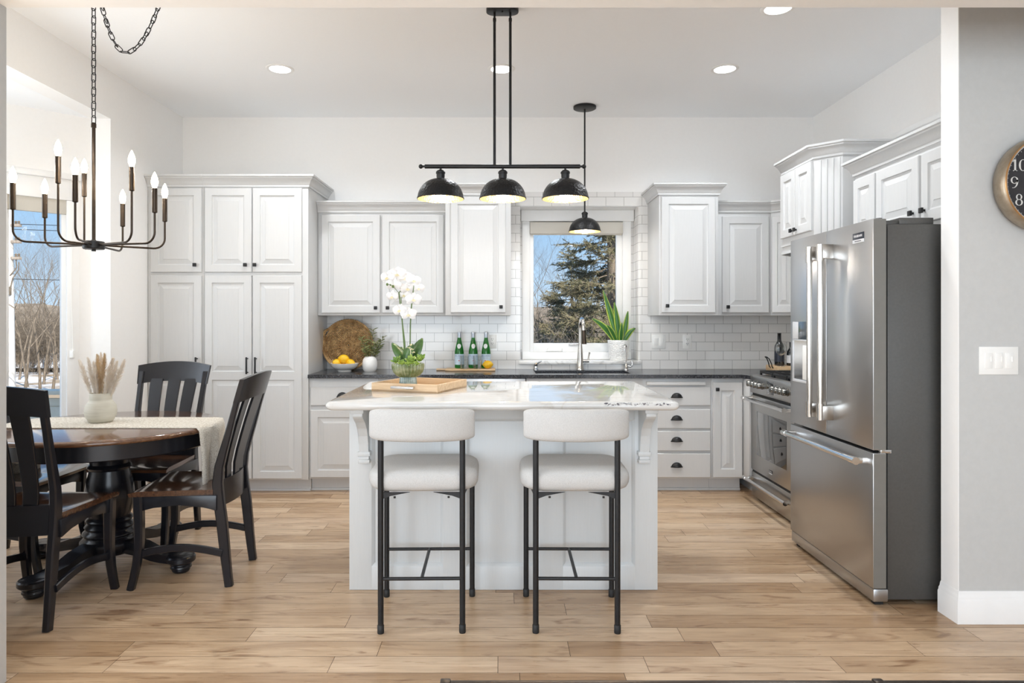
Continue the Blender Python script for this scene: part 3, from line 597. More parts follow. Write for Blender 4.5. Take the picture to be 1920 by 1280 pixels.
# cupboard over the range with clipped corners
t = thing('hood_cupboard', 'tall white cupboard over the range with grooved angled corners', 'cabinet', (2.06, 4.75, 1.83))
P = [(XR-2.06-.002, .377), (.127, .377), (0, .25), (0, -.25), (.127, -.377), (XR-2.06-.002, -.377)]
b = MB(); b.prism(P, 2, 0, .57, .0015); obj('carcass', b, 'cab', t)
for y0 in (.005, -.245):
    dm = door_mesh(-y0-.24, -y0, .095, .555, -.02); bmesh.ops.transform(dm.bm, matrix=Matrix.Rotation(-PI/2, 4, 'Z'), verts=dm.bm.verts); d = obj('door', dm, 'cab', t, 14)
    b = MB(); ky = .03 if y0 > 0 else -.03; b.tube([(-.02, ky, .128), (-.034, ky, .128)], .006, 8); b.box(-.046, -.033, ky-.0135, ky+.0135, .115, .142, .003); obj('knob', b, 'black', d)
for sgn in (1, -1):
    b = MB()
    for k in range(4):
        a, c = .012+k*.0395, .012+k*.0395+.036
        q = [(a*.7071*1.0, sgn*(.25+a*.7071)), (c*.7071, sgn*(.25+c*.7071))]
        o = (-.006*.7071, sgn*.006*.7071)
        b.prism([q[0], q[1], (q[1][0]+o[0], q[1][1]+o[1]), (q[0][0]+o[0], q[0][1]+o[1])], 2, .02, .55, .0015)
    obj('grooved_panel', b, 'cab', t)
b = MB(); b.sweep(P, CROWN, .562); obj('crown_moulding', b, 'cab', t)
b = MB(); b.sweep(P, [(0,0),(.012,0),(.012,.012),(.006,.02),(0,.02)], -.02); b.sweep(P, [(0,0),(.01,0),(.01,.012),(0,.012)], .035); obj('bottom_moulding', b, 'cab', t)
t['label'] = 'tall white cupboard over the range with grooved angled corners'
# cabinet over the fridge, facing left
def RX(d): return 5.0 - d          # local x measured from Y=5.0 towards the camera
cabinet('white cabinet above the fridge with three doors', RX(4.15), RX(YB+.002), 0, XR-2.13-.002, 1.80, 2.205, [
    dict(x0=RX(4.135), x1=RX(3.905), z0=1.826, z1=2.175), dict(x0=RX(3.885), x1=RX(3.49), z0=1.826, z1=2.175, knob=(RX(3.53), 1.885)), dict(x0=RX(3.468), x1=RX(YB+.01), z0=1.826, z1=2.175, knob=(RX(3.435), 1.885))],
    crown=([(RX(4.15), XR-2.13-.002), (RX(4.15), .018), (RX(YB+.002), .018)], 2.205), loc=(2.13, 5.0, 0), rz=-PI/2, name='fridge_cabinet')

# base cabinets
YF = 5.27
def dr(x0, x1, z0, z1, cup=None): return dict(kind='drawer', x0=x0, x1=x1, z0=z0, z1=z1, raised=False, **({'cup': cup} if cup else {}))
BT = .8855
cabinet('white base cabinet beside the pantry with one drawer and cup pull over a door', -1.488, -.952, YF, WB, 0, BT, [dr(-1.474, -.975, .674, .818, (-1.226, .756)), dict(x0=-1.474, x1=-.975, z0=.118, z1=.640, knob=(-1.01, .60))], toe=.105, name='base_cabinet')
cabinet('white base cabinet behind the island, left of the dishwasher', -.951, -.412, YF, WB, 0, BT, [dr(-.94, -.425, .674, .818, (-.68, .756)), dict(x0=-.94, x1=-.425, z0=.118, z1=.640, knob=(-.46, .60))], toe=.105, name='base_cabinet')
t = thing('dishwasher', 'stainless dishwasher whose top edge shows behind the island', 'dishwasher', (-.11, 5.27, 0))
b = MB(); b.box(-.298, .298, .03, .55, .1, .884); obj('body', b, 'dark', t)
b = MB(); b.box(-.297, .297, -.005, .03, .11, .884, .004); obj('door', b, 'steel', t)
b = MB(); b.tube([(-.26, -.045, .80), (.26, -.045, .80)], .011, 10); b.tube([(-.24, -.045, .80), (-.24, 0, .80)], .008, 8); b.tube([(.24, -.045, .80), (.24, 0, .80)], .008, 8); obj('handle', b, 'chrome', t)
b = MB(); b.box(-.297, .297, .09, .14, .001, .11); obj('toe_kick', b, 'dark', t)
cabinet('white sink base cabinet under the black sink', .192, 1.09, YF, WB, 0, .70, [dict(x0=.20, x1=.635, z0=.118, z1=.69, knob=(.60, .65)), dict(x0=.645, x1=1.08, z0=.118, z1=.69, knob=(.68, .65))], toe=.105, name='base_cabinet')
b = MB(); b.box(.192, 1.09, YF+.005, YF+.02, .70, BT, .002); o = obj('apron_panel', b, 'cab'); tag(o, 'plain white false front rail under the sink', 'panel')
ds = cabinet('white drawer stack with four black cup pulls right of the sink', 1.091, 1.628, YF, WB, 0, BT, [dr(1.105, 1.616, .674, .818, (1.354, .751)), dr(1.105, 1.616, .497, .645, (1.354, .578)), dr(1.105, 1.616, .324, .477, (1.354, .412)), dr(1.105, 1.616, .118, .304, (1.354, .215))], toe=.105, name='drawer_cabinet')
b = MB(); b.box(1.12, 1.575, YF-.012, YF+.02, .831, .857, .003); obj('pull_out_board', b, 'cab', ds)
cabinet('narrow white base cabinet with one door beside the range', 1.629, 1.872, YF, WB, 0, BT, [dict(x0=1.636, x1=1.862, z0=.118, z1=.855, knob=(1.664, .80), st=.06)], toe=.105, name='base_cabinet')
b = MB(); b.box(1.874, XR-.003, 5.134, WB, .105, BT, .001); b.box(1.955, XR-.003, 5.134, WB-.1, .001, .11)
b.box(1.868, 1.8735, 5.137, 5.272, .108, .86, .001)
tag(obj('corner_filler', b, 'cab'), 'narrow white corner panel between base cabinet and range', 'panel')
b = MB(); b.box(1.90, XR-.003, 4.08, 4.365, .105, BT, .001); b.box(1.97, XR-.003, 4.08, 4.365, .001, .11); tag(obj('base_cabinet', b, 'cab'), 'white base cabinet hidden between range and fridge', 'cabinet')

# granite counter in an L with the sink hole
CT0, CT1 = .8862, .914
SX0, SX1, SY0, SY1 = .27, 1.02, 5.365, 5.70
b = MB(); cf = 5.248
def cbox(x0, x1, y0, y1): b.box(x0, x1, y0, y1, CT0, CT1)
cbox(-1.4885, SX0, cf, WB); cbox(SX1, 1.845, cf, WB); cbox(SX0, SX1, cf, SY0); cbox(SX0, SX1, SY1, WB)
b.prism([(1.845, cf), (1.87, 5.20), (1.87, 5.134), (XR-.002, 5.134), (XR-.002, WB), (1.845, WB)], 2, CT0, CT1)
bmesh.ops.remove_doubles(b.bm, verts=b.bm.verts, dist=.0001)
tag(obj('countertop', b, 'granite'), 'speckled black granite countertop along the back wall', 'countertop')
b = MB(); b.box(1.87, XR-.002, 4.08, 4.366, CT0, CT1, .002); tag(obj('countertop', b, 'granite'), 'short black granite countertop between range and fridge', 'countertop')
t = thing('sink', 'black undermount sink below the window', 'sink', (.645, 5.53, .70))
b = MB(); w, d = (SX1-SX0)/2, (SY1-SY0)/2
b.loft([[(-w-.012,-d-.012,.185),(w+.012,-d-.012,.185),(w+.012,d+.012,.185),(-w-.012,d+.012,.185)], [(-w-.004,-d-.004,.185),(w+.004,-d-.004,.185),(w+.004,d+.004,.185),(-w-.004,d+.004,.185)], [(-w,-d,.02),(w,-d,.02),(w,d,.02),(-w,d,.02)], [(-w+.02,-d+.02,.004),(w-.02,-d+.02,.004),(w-.02,d-.02,.004),(-w+.02,d-.02,.004)]], False, True); obj('basin', b, 'granite', t, solid=.004)
b = MB(); b.lathe([(.045,.005),(.04,.012),(.02,.010),(.001,.009)], 24, cap1=True); obj('drain', b, 'chrome', t)
# taps
t = thing('kitchen_faucet', 'tall gooseneck kitchen faucet with side lever in brushed nickel', 'faucet', (.666, 5.765, .914))
b = MB(); b.lathe([(.034,.0),(.034,.008),(.028,.02),(.0255,.09),(.019,.19),(.017,.21)], 24, cap0=True, cap1=True); obj('body', b, 'nickel', t)
sp = [(0,0,.20),(0,0,.30),(.0,0,.355)]+[(.010*k/10, -.075+.075*math.cos(PI*k/10), .355+.075*math.sin(PI*k/10)) for k in range(1, 11)]+[(.012, -.151, .33)]
b = MB(); b.tube(sp, .0145, 14); obj('spout', b, 'nickel', t)
b = MB(); b.tube([(.012,-.150,.335),(.013,-.152,.30),(.014,-.153,.265),(.015,-.154,.235),(.015,-.155,.222)], [.016,.0165,.018,.020,.0205], 14); obj('spray_head', b, 'bronze', t)
b = MB(); b.tube([(.015,0,.075),(.075,0,.075)], .013, 12); b.tube([(.066,0,.078),(.070,-.003,.11),(.078,-.005,.148)], [.009,.006,.008], 10); obj('lever', b, 'nickel', t)
t = thing('water_tap', 'small slim filtered-water tap at the right end of the sink', 'faucet', (1.055, 5.765, .914))
b = MB(); b.lathe([(.020,0),(.020,.006),(.014,.014),(.013,.045),(.007,.06)], 20, cap0=True, cap1=True); obj('body', b, 'chrome', t)
b = MB(); b.tube([(0,0,.05),(0,0,.19)]+[(-.011+.011*math.cos(PI*k/8), -.022+.022*math.cos(PI*k/8), .19+.022*math.sin(PI*k/8)) for k in range(1, 9)]+[(-.024,-.046,.165)], .0055, 10); obj('spout', b, 'chrome', t)
b = MB(); b.tube([(.0,0,.03),(.035,0,.026),(.048,0,.032),(.052,0,.05),(.046,0,.075)], [.008,.007,.006,.005,.004], 10); obj('lever', b, 'chrome', t)
t = thing('soap_dispenser', 'short chrome soap pump at the left end of the sink', 'soap dispenser', (.292, 5.765, .914))
b = MB(); b.lathe([(.022,0),(.022,.008),(.012,.014),(.010,.03),(.015,.036),(.015,.05),(.008,.058)], 20, cap0=True, cap1=True); obj('pump_body', b, 'chrome', t)
b = MB(); b.tube([(0,0,.045),(.022,-.02,.062),(.045,-.035,.075)], [.007,.006,.004], 10); obj('pump_spout', b, 'chrome', t)

# switches and outlets
def plate(name, label, cat, X, Z, w, h, Yf, gang, kind):
    t = thing(name, label, cat, (X, Yf, Z))
    b = MB(); b.box(-w/2, w/2, -.006, 0, -h/2, h/2, .002); obj('cover_plate', b, 'plastic', t)
    n = gang
    for k in range(n):
        cx = (k-(n-1)/2)*.046
        if kind[k] == 'r':
            b = MB(); b.prism([(-.0065,-.033),(-.0085,.0),(-.011,.033),(-.004,.034),(-.004,-.034)], 0, cx-.0165, cx+.0165, .001); obj('rocker', b, 'plastic', t)
        elif kind[k] == 'd':
            b = MB(); b.box(cx-.0165, cx+.0165, -.0085, -.004, -.034, .034, .001); b.box(cx+.009, cx+.012, -.011, -.008, -.005, .018, .0005); obj('dimmer', b, 'plastic', t)
        else:
            b = MB(); b.box(cx-.0165, cx+.0165, -.008, -.004, -.034, .034, .002); r = obj('receptacle', b, 'plastic', t)
            for dz in (.018, -.018):
                s = MB(); s.box(cx-.0085, cx-.0055, -.0086, -.007, dz-.001, dz+.009); s.box(cx+.0045, cx+.0075, -.0086, -.007, dz, dz+.008); s.tube([(cx-.0005, -.0086, dz-.008), (cx-.0005, -.007, dz-.008)], .0028, 8); obj('slots', s, 'dark', r)
    return t
TY = YW-t_
plate('light_switch', 'white two-gang light switch on the tile right of the sink window', 'light switch', 1.345, 1.148, .118, .118, TY, 2, 'rd')
plate('electrical_outlet', 'white electrical outlet on the tile beside the light switch', 'outlet', 1.589, 1.148, .073, .118, TY, 1, 'o')
plate('electrical_outlet', 'white electrical outlet on the tile behind the rightmost green bottle', 'outlet', -.078, 1.150, .073, .118, TY, 1, 'o')
plate('wall_switch', 'white three-gang wall switch under the clock', 'light switch', 2.19, 1.155, .172, .123, YA, 3, 'ddd')

# ------------------------------------------------------------------ range
def xr(Y): return Y - 4.75
RXF = 1.875
t = thing('range', 'stainless steel gas range with oven and warming drawer, right of the base cabinets', 'range', (RXF, 4.75, 0))
b = MB(); b.box(.03, .76, -.377, .377, .02, .915, .002); obj('body', b, 'steel2', t)
b = MB(); b.box(.04, .70, -.34, .34, .001, .03); obj('plinth', b, 'dark', t)
b = MB(); b.box(.012, .0305, -.372, .372, .774, .797); b.box(.012, .0305, -.372, .372, .203, .224); obj('gap_shade', b, 'dark', t)  # dark strips colour in the shade between panel, door and drawer
b = MB(); b.box(.0, .03, -.378, .378, .222, .775, .004); d = obj('oven_door', b, 'steel2', t)
b = MB(); b.box(-.002, .002, -.262, .262, .345, .665, .0012); obj('oven_window', b, 'ovenglass', d)
def bar(nm, par, X, y0, y1, z, r, foot, mt='chrome', cm='chrome'):
    b = MB(); b.tube([(X, y0, z), (X, y1, z)], r, 16)
    for a, s in ((y0, 1), (y1, -1)):
        b.tube([(X, a-.002*s, z), (X, a+.045*s, z)], r*1.16, 16); b.box(X-r*.6, foot, a+.006*s if s > 0 else a-.036, a+.036 if s > 0 else a-.006, z-r*.85, z+r*.85, .003)
    return obj(nm, b, mt, par)
bar('door_handle', d, -.062, -.372, .372, .752, .0145, .001)
b = MB(); b.box(-.0015, .0, -.028, .028, .268, .288, .0005); bd = obj('badge', b, 'badge', d)
b = MB(); b.box(-.0022, -.0005, -.028, .028, .262, .270); obj('badge_strip', b, 'silver', d)
b = MB(); b.text('FRIGIDAIRE', .0088, Matrix.Translation((-.0016, 0, .279)) @ Matrix.Rotation(-PI/2, 4, 'Z') @ Matrix.Rotation(PI/2, 4, 'X'), .0003); obj('badge_lettering', b, 'silver', d, None)
b = MB(); b.box(.005, .03, -.378, .378, .025, .205, .004); d = obj('warming_drawer', b, 'steel2', t); bar('drawer_handle', d, -.055, -.372, .372, .156, .0135, .006)
b = MB(); b.prism([(-.005,.795),(.04,.795),(.04,.93),(.015,.93),(-.005,.925)], 1, -.38, .38, .003); cp = obj('control_panel', b, 'steel2', t)
b = MB(); b.box(-.0065, -.003, -.06, .055, .815, .905, .001); obj('display', b, 'ovenglass', cp)
for yk in (.335, .27, .205, .14, -.10, -.165, -.23, -.295):
    b = MB(); M0 = Matrix.Translation((-.005, yk, .862)) @ Matrix.Rotation(-PI/2, 4, 'Y'); b.T = M0
    b.lathe([(.026,0),(.026,.006),(.0225,.008),(.0215,.038),(.019,.041)], 24, cap0=True, cap1=True); b.T = Matrix.Identity(4); b.box(-.050, -.044, yk-.003, yk+.003, .844, .880, .001); obj('knob', b, 'knobsteel', cp)
b = MB(); b.box(.03, .72, -.37, .37, .914, .922, .003); obj('cooktop', b, 'iron', t)
for gy in (-.245, 0, .245):
    b = MB()
    for dy in (-.11, 0, .11): b.box(.06, .70, gy+dy-.006, gy+dy+.006, .944, .958, .002)
    for dx in (.06, .17, .28, .39, .50, .61, .69): b.box(dx, dx+.012, gy-.117, gy+.117, .940, .954, .002)
    for dx in (.065, .69):
        for dy in (-.11, .11): b.box(dx-.005, dx+.010, gy+dy-.006, gy+dy+.006, .921, .945, .001)
    obj('grate', b, 'iron', t)
for bx_, by_ in ((.2, -.245), (.55, -.245), (.2, .245), (.55, .245), (.38, 0)):
    b = MB(); b.lathe([(.048,0),(.05,.008),(.035,.010),(.034,.017),(.001,.019)], 20, c=(bx_, by_, .921), cap0=True, cap1=True); obj('burner', b, 'iron', t)

# ------------------------------------------------------------------ refrigerator
FX, FY0, FY1 = 1.726, 3.17, 4.076; FM = 3.626
t = thing('refrigerator', 'stainless steel french-door refrigerator beside the opening', 'refrigerator', (FX, (FY0+FY1)/2, 0))
oy = (FY0+FY1)/2
def fb(mb, x0, x1, y0, y1, z0, z1, bev=0, seg=2): mb.box(x0-FX, x1-FX, y0-oy, y1-oy, z0, z1, bev, seg)
b = MB(); fb(b, 1.80, 2.60, FY0+.012, FY1-.012, .03, 1.781, .004); obj('case', b, 'fridgeside', t)
b = MB(); fb(b, 1.785, 1.81, FY0+.018, FY1-.018, .06, 1.77); obj('gasket', b, 'dark', t)
for nm, y0, y1 in (('door', FM+.003, FY1), ('door', FY0, FM-.003)):
    b = MB(); fb(b, FX, 1.788, y0, y1, .728, 1.805, .004, 2); d = obj(nm, b, 'steel', t)
    hy = (FM+.062) if y0 > FM else (FM-.062)
    b = MB(); b.tube([(1.664-FX, hy-oy, .83), (1.664-FX, hy-oy, 1.715)], .0145, 16)
    for za, s in ((.812, 1), (1.728, -1)):
        b.tube([(1.664-FX, hy-oy, za), (1.664-FX, hy-oy, za+s*.085)], .0185, 16); b.box(1.664-FX-.006, .002, hy-oy-.017, hy-oy+.017, min(za, za+s*.075), max(za, za+s*.075), .003)
    obj('handle', b, 'nickel', d)
    if y0 > FM:
        b = MB(); fb(b, FX-.006, FX+.004, 3.82, 4.03, 1.222, 1.325, .003); obj('dispenser_panel', b, 'screen', d)
        b = MB(); fb(b, FX-.0075, FX+.002, 3.955, 4.03, 1.224, 1.323, .001); obj('dispenser_light_panel', b, 'silver', d)
        b = MB()
        for z0, z1, y_0, y_1 in ((.975, .99, 3.815, 4.035), (1.214, 1.222, 3.815, 4.035), (.985, 1.22, 3.815, 3.824), (.985, 1.22, 4.026, 4.035)): fb(b, FX-.006, FX+.003, y_0, y_1, z0, z1, .001)
        obj('dispenser_trim', b, 'silver', d)
        b = MB(); fb(b, FX-.0015, FX+.002, 3.824, 4.026, .99, 1.215); obj('dispenser_recess', b, 'chrome', d)
        b = MB(); fb(b, FX-.014, FX-.001, 3.83, 3.885, .995, 1.19, .004); obj('dispenser_paddle', b, 'plastic', d)
    else:
        b = MB(); fb(b, FX+.003, 1.786, FY0-.0015, FY0+.001, .731, 1.802); obj('door_edge', b, 'dooredge', d)
        b = MB(); fb(b, FX-.0025, FX, 3.247, 3.35, 1.722, 1.755, .0006); bd = obj('badge', b, 'badge', d)
        b = MB(); fb(b, FX-.003, FX, 3.247, 3.35, 1.706, 1.723, .0006); obj('badge_strip', b, 'silver', d)
        MT = Matrix.Translation((-.0028, 3.2985-oy, 1.739)) @ Matrix.Rotation(-PI/2, 4, 'Z') @ Matrix.Rotation(PI/2, 4, 'X')
        b = MB(); b.text('FRIGIDAIRE', .0155, MT, .0004); obj('badge_lettering', b, 'silver', d, None)
        MT = Matrix.Translation((-.0032, 3.2985-oy, 1.7145)) @ Matrix.Rotation(-PI/2, 4, 'Z') @ Matrix.Rotation(PI/2, 4, 'X')
        b = MB(); b.text('PROFESSIONAL', .0088, MT, .0003); obj('badge_small_lettering', b, 'badge', d, None)
b = MB(); fb(b, FX, 1.788, FY0, FY1, .085, .715, .004, 2); d = obj('freezer_drawer', b, 'steel', t)
b = MB(); fb(b, FX+.003, 1.786, FY0-.0015, FY0+.001, .088, .712); obj('door_edge', b, 'dooredge', d)
bar('drawer_handle', d, 1.664-FX, 3.205-oy, 4.03-oy, .672, .0155, .001, 'chrome')
b = MB(); fb(b, FX+.004, 1.80, FY0+.004, FY1-.004, .022, .082, .006); obj('kick_grille', b, 'steel', t)
b = MB(); 
for y_ in (FY0+.03, FY1-.06): fb(b, 1.75, 1.79, y_, y_+.03, .001, .03); fb(b, 2.5, 2.55, y_, y_+.03, .001, .035)
obj('foot', b, 'dark', t)
b = MB(); fb(b, 1.86, 2.02, FY0+.02, FY0+.10, 1.781, 1.812, .003); fb(b, 1.80, 1.87, FY0+.03, FY0+.08, 1.781, 1.80, .002); b.tube([(1.775-FX, FY0+.04-oy, 1.78), (1.775-FX, FY0+.04-oy, 1.812)], .014, 14); obj('hinge_cover', b, 'fridgeside', t)
b = MB(); fb(b, 1.86, 2.02, FY1-.10, FY1-.02, 1.781, 1.812, .003); obj('hinge_cover', b, 'fridgeside', t)
b = MB(); fb(b, 1.765, 1.815, FY0+.006, FY0+.03, .714, .729, .001); obj('middle_hinge', b, 'chrome', t)

# ------------------------------------------------------------------ island
IX0, IX1, IY0, IY1, IZ = -.751, .772, 3.372, 4.09, .921
t = thing('kitchen_island', 'pale grey panelled kitchen island with scrolled corbels', 'island', ((IX0+IX1)/2, IY0, 0))
cx = (IX0+IX1)/2
b = MB()
def ib(x0, x1, y0, y1, z0, z1, bev=.0015): b.box(x0-cx, x1-cx, y0-IY0, y1-IY0, z0, z1, bev)
ib(IX0+.004, IX1-.004, IY0+.018, IY1, .001, IZ)
for a, c in ((IX0, -.640), (-.287, -.172), (.190, .305), (.660, IX1)): ib(a, c, IY0, IY0+.02, .001, IZ)
for a, c in ((-.640, -.287), (-.172, .190), (.305, .660)): ib(a-.001, c+.001, IY0, IY0+.02, .001, .118); ib(a-.001, c+.001, IY0, IY0+.02, .845, IZ)
obj('body', b, 'island', t)
b = MB()
for a, c in ((-.640, -.287), (-.172, .190), (.305, .660)):
    b.T = Matrix.Translation((-cx, .0, 0)); z0, z1 = .118, .845
    b.loft([[(a+i, y, z0+i), (c-i, y, z0+i), (c-i, y, z1-i), (a+i, y, z1-i)] for i, y in ((0, .002), (.003, .004), (.012, .014), (.014, .018))], False, False)
b.T = Matrix.Identity(4); obj('panel_bead', b, 'island', t)
for xc in (-.672, .700):
    b = MB(); w = .062; o = xc-cx
    pr = [(0,.64),(-.030,.64),(-.034,.655),(-.030,.668),(-.040,.69),(-.046,.73),(-.056,.77),(-.080,.81),(-.120,.845),(-.165,.868),(-.185,.882),(-.185,.900),(0,.900)]
    b.prism(pr, 0, o-w/2+.008, o+w/2-.008, .002)
    b.box(o-w/2, o+w/2, -.200, 0, .898, IZ, .003); b.box(o-w/2, o+w/2, -.042, 0, .668, .690, .003); b.box(o-w/2+.003, o+w/2-.003, -.038, 0, .632, .650, .003)
    obj('corbel', b, 'island', t)
TX0, TX1, TY0, TY1 = -.803, .813, 3.09, 4.15; TZ0, TZ1 = .922, .963
b = MB()
def rr(x0, x1, y0, y1, r, n=6):
    p = []
    for (X, Y, a) in ((x1-r, y0+r, -PI/2), (x1-r, y1-r, 0), (x0+r, y1-r, PI/2), (x0+r, y0+r, PI)): p += [(X+r*math.cos(a+PI/2*i/n), Y+r*math.sin(a+PI/2*i/n)) for i in range(n+1)]
    return p
rings = []
for i in range(9):
    a = -PI/2+PI*i/8; ins = .0205*(1-math.cos(a)); rings.append([(x, y, (TZ0+TZ1)/2+.0205*math.sin(a)) for x, y in rr(TX0+ins, TX1-ins, TY0+ins, TY1-ins, .03)])
b.loft(rings); it = tag(obj('stone_worktop', b, 'marble'), 'glossy white veined stone top on the island', 'countertop')
b = MB(); rnd = random.Random(4)
for k in range(46):
    x = .46+.30*rnd.random(); a = .25+.55*rnd.random(); r = .0025+.003*rnd.random()
    b.ball((x, TY0+.0205*(1-math.cos(a)), (TZ0+TZ1)/2+.0205*math.sin(a)), (r*2.6, .0016, r*.7), 8, 5)
ge = obj('crystal_vein', b, 'geode', it); ge['label'] = 'rough dark crystal vein along the polished edge'

# ------------------------------------------------------------------ lamps
def shade_parts(t, x=0, z=0, r=.128, h=.113, y=0):
    """dome with rim at z (local), centred x,y"""
    pr = [(r*math.cos(a)**.9 if a < PI/2-.01 else .001, h*math.sin(a)) for a in [PI/2*i/14 for i in range(15)]]
    pr = [(max(p[0], .021), p[1]) for p in pr]
    b = MB(); b.lathe([(r-.001, -.002), (r+.003, -.001), (r+.003, .004)]+pr[1:], 48, c=(x, y, z)); s = obj('lamp_shade', b, 'shade', t)
    b = MB(); b.lathe([(r-.001, -.002)]+[(p[0]-.004, p[1]-.004) for p in pr[1:-1]]+[(.001, h-.006)], 48, c=(x, y, z)); obj('shade_lining', b, 'gold', s)
    b = MB(); b.lathe([(.021,h-.004),(.023,h+.012),(.023,h+.026),(.026,h+.027),(.026,h+.036),(.019,h+.044),(.010,h+.048)], 24, c=(x, y, z), cap1=True); obj('socket', b, 'black', t)
    b = MB(); b.lathe([(.010,h-.02),(.014,h-.035),(.028,h-.066),(.030,h-.080),(.022,h-.098),(.001,h-.106)], 20, c=(x, y, z), cap0=True); obj('bulb', b, 'pendbulb', t)
LY = 3.80; LX = .006
t = thing('island_pendant', 'black three-shade linear pendant hanging above the island', 'pendant lamp', (LX, LY, ZC))
zb = 2.188-ZC
b = MB(); b.prism([(.045+.045*math.cos(a), .045*math.sin(a)) for a in [-PI/2+PI*i/12 for i in range(13)]]+[(-.045+.045*math.cos(a), .045*math.sin(a)) for a in [PI/2+PI*i/12 for i in range(13)]], 2, -.026, -.001, .003); b.tube([(0,-.02,-.026),(0,-.02,-.034)], .005, 10); obj('canopy', b, 'black', t)
for s in (-.044, .044):
    b = MB(); b.tube([(s,0,-.02),(s,0,-.06)], .006, 10); b.tube([(s,0,-.058),(s,0,-.075)], .0095, 10); b.tube([(s,0,-.07),(s,0,zb)], .0075, 12); obj('rod', b, 'black', t)
b = MB(); b.tube([(-.432,0,zb),(.432,0,zb)], .0115, 14)
for s in (-1, 1): b.tube([(s*.43,0,zb),(s*.446,0,zb)], .006, 10); b.ball((s*.454,0,zb), .0125, 14, 10)
obj('crossbar', b, 'black', t)
for x in (-.344, .002, .350):
    shade_parts(t, x, 2.008-ZC); b = MB(); b.tube([(x,0,zb),(x,0,2.165-ZC)], .006, 10); obj('drop_stem', b, 'black', t)
    lamp('pendant_glow', 'POINT', (LX+x, LY, 2.012), (0,0,0), 4.5, (1, .90, .78), shadow_soft_size=.03)
t = thing('sink_pendant', 'small single black dome pendant in front of the sink window', 'pendant lamp', (.678, 5.55, ZC))
b = MB(); b.lathe([(.001,-.022),(.085,-.022),(.092,-.018),(.092,-.001)], 40, cap0=True, cap1=True); obj('canopy', b, 'black', t)
b = MB(); b.tube([(0,0,-.02),(0,0,2.21-ZC)], .0065, 12); obj('rod', b, 'black', t)
shade_parts(t, 0, 2.053-ZC)
lamp('pendant_glow', 'POINT', (.678, 5.55, 2.057), (0,0,0), 4, (1, .93, .84), shadow_soft_size=.03)

# chandelier of nine candle arms on a swagged chain
CX, CY = -2.06, 3.45
t = thing('chandelier', 'black and bronze nine-candle chandelier above the dining table', 'chandelier', (CX, CY, ZC))
def L(p): return (p[0]-CX, p[1]-CY, p[2]-ZC)
def link(b, c, d, n, ln=.046, w=.020, r=.0024):
    d = Vector(d).normalized(); n = Vector(n); n = (n-d*n.dot(d)).normalized(); pts = []
    for k in range(17):
        a = 2*PI*k/16; ca, sa = math.cos(a), math.sin(a)
        pts.append(Vector(c) + d*((ln/2-w/2)*(1 if ca > 0 else -1) + w/2*ca) + n*(w/2*sa))
    b.tube(pts, r, 6, False)
b = MB(); z = 2.325; k = 0
while z < 3.05: link(b, L((CX, CY, z+.018)), (0,0,1), (1,0,0) if k % 2 == 0 else (.25,1,0)); z += .036; k += 1
obj('hanging_chain', b, 'black', t)
sw = []
for i in range(60):
    u = i/59; X = CX+.005 + .36*u; sw.append(Vector((X, CY+.01, 2.690+.365*(((u-.42)/.42)**2 if u < .42 else ((u-.42)/.58)**2))))
b = MB(); acc = 0; k = 0
for a, c in zip(sw, sw[1:]):
    acc += (c-a).length
    if acc >= .034:
        acc -= .034; link(b, L(a), c-a, (0,1,0) if k % 2 else (c-a).cross(Vector((0,1,0)))); k += 1
obj('swag_chain', b, 'black', t)
b = MB(); b.lathe([(.001,-.03),(.05,-.028),(.062,-.012),(.064,-.001)], 32, c=(.365, .01, 0), cap0=True, cap1=True); b.tube([(0,0,0),(0,0,-.02),(.012,0,-.034),(0,0,-.045),(-.010,0,-.036)], .0035, 8); obj('ceiling_canopy', b, 'black', t)
b = MB(); b.tube([L((CX,CY,2.33)), L((CX,CY,1.71))], .0085, 14); b.tube([L((CX,CY,2.325)), L((CX,CY,2.305))], .012, 12); obj('centre_rod', b, 'bronze', t)
b = MB(); b.lathe([(.001,-.032),(.010,-.032),(.010,-.022),(.046,-.022),(.050,-.018),(.050,.014),(.046,.018),(.014,.018),(.010,.026)], 32, c=L((CX,CY,1.713)), cap0=True, cap1=True); obj('hub', b, 'black', t)
for (x, yt, yb_, D) in ((24,343,392,3.28),(84,364,408,3.55),(109,293,343,3.25),(141,328,378,3.17),(158,325,368,3.68),(230,382,424,3.80),(247,313,357,3.31),(290,353,398,3.37),(309,372,415,3.65)):
    p1 = px(x, yt, D); p0 = px(x, yb_, D); za = 1.713; hor = Vector((p0.x-CX, p0.y-CY, 0)); R = hor.length; u = hor.normalized(); rb = .055
    pts = [Vector((CX,CY,za))+u*.04, Vector((CX,CY,za))+u*(R-rb)]
    for i in range(1, 9):
        a = PI/2*i/8; pts.append(Vector((CX,CY,za))+u*(R-rb+rb*math.sin(a))+Vector((0,0,rb*(1-math.cos(a)))))
    pts.append(p0)
    b = MB(); b.tube([L(p) for p in pts], .0052, 10); a_ = obj('arm', b, 'bronze', t)
    b = MB(); c = L((p0.x, p0.y, 0)); b.lathe([(.006,p0.z-.004),(.0125,p0.z),(.0125,p1.z),(.011,p1.z),(.001,p1.z-.002)], 18, c=(c[0], c[1], c[2]), cap0=True); obj('candle_sleeve', b, 'bronze', a_)
    b = MB(); b.lathe([(.009,p1.z-.004),(.010,p1.z+.005),(.0155,p1.z+.022),(.0165,p1.z+.034),(.0135,p1.z+.052),(.0075,p1.z+.068),(.003,p1.z+.077),(.0008,p1.z+.081)], 16, c=(c[0], c[1], c[2]), cap0=True, cap1=True); obj('candle_bulb', b, 'bulb', a_)
    lamp('candle_glow', 'POINT', (p1.x, p1.y, p1.z+.10), (0,0,0), .8, (1, .95, .88), shadow_soft_size=.02)


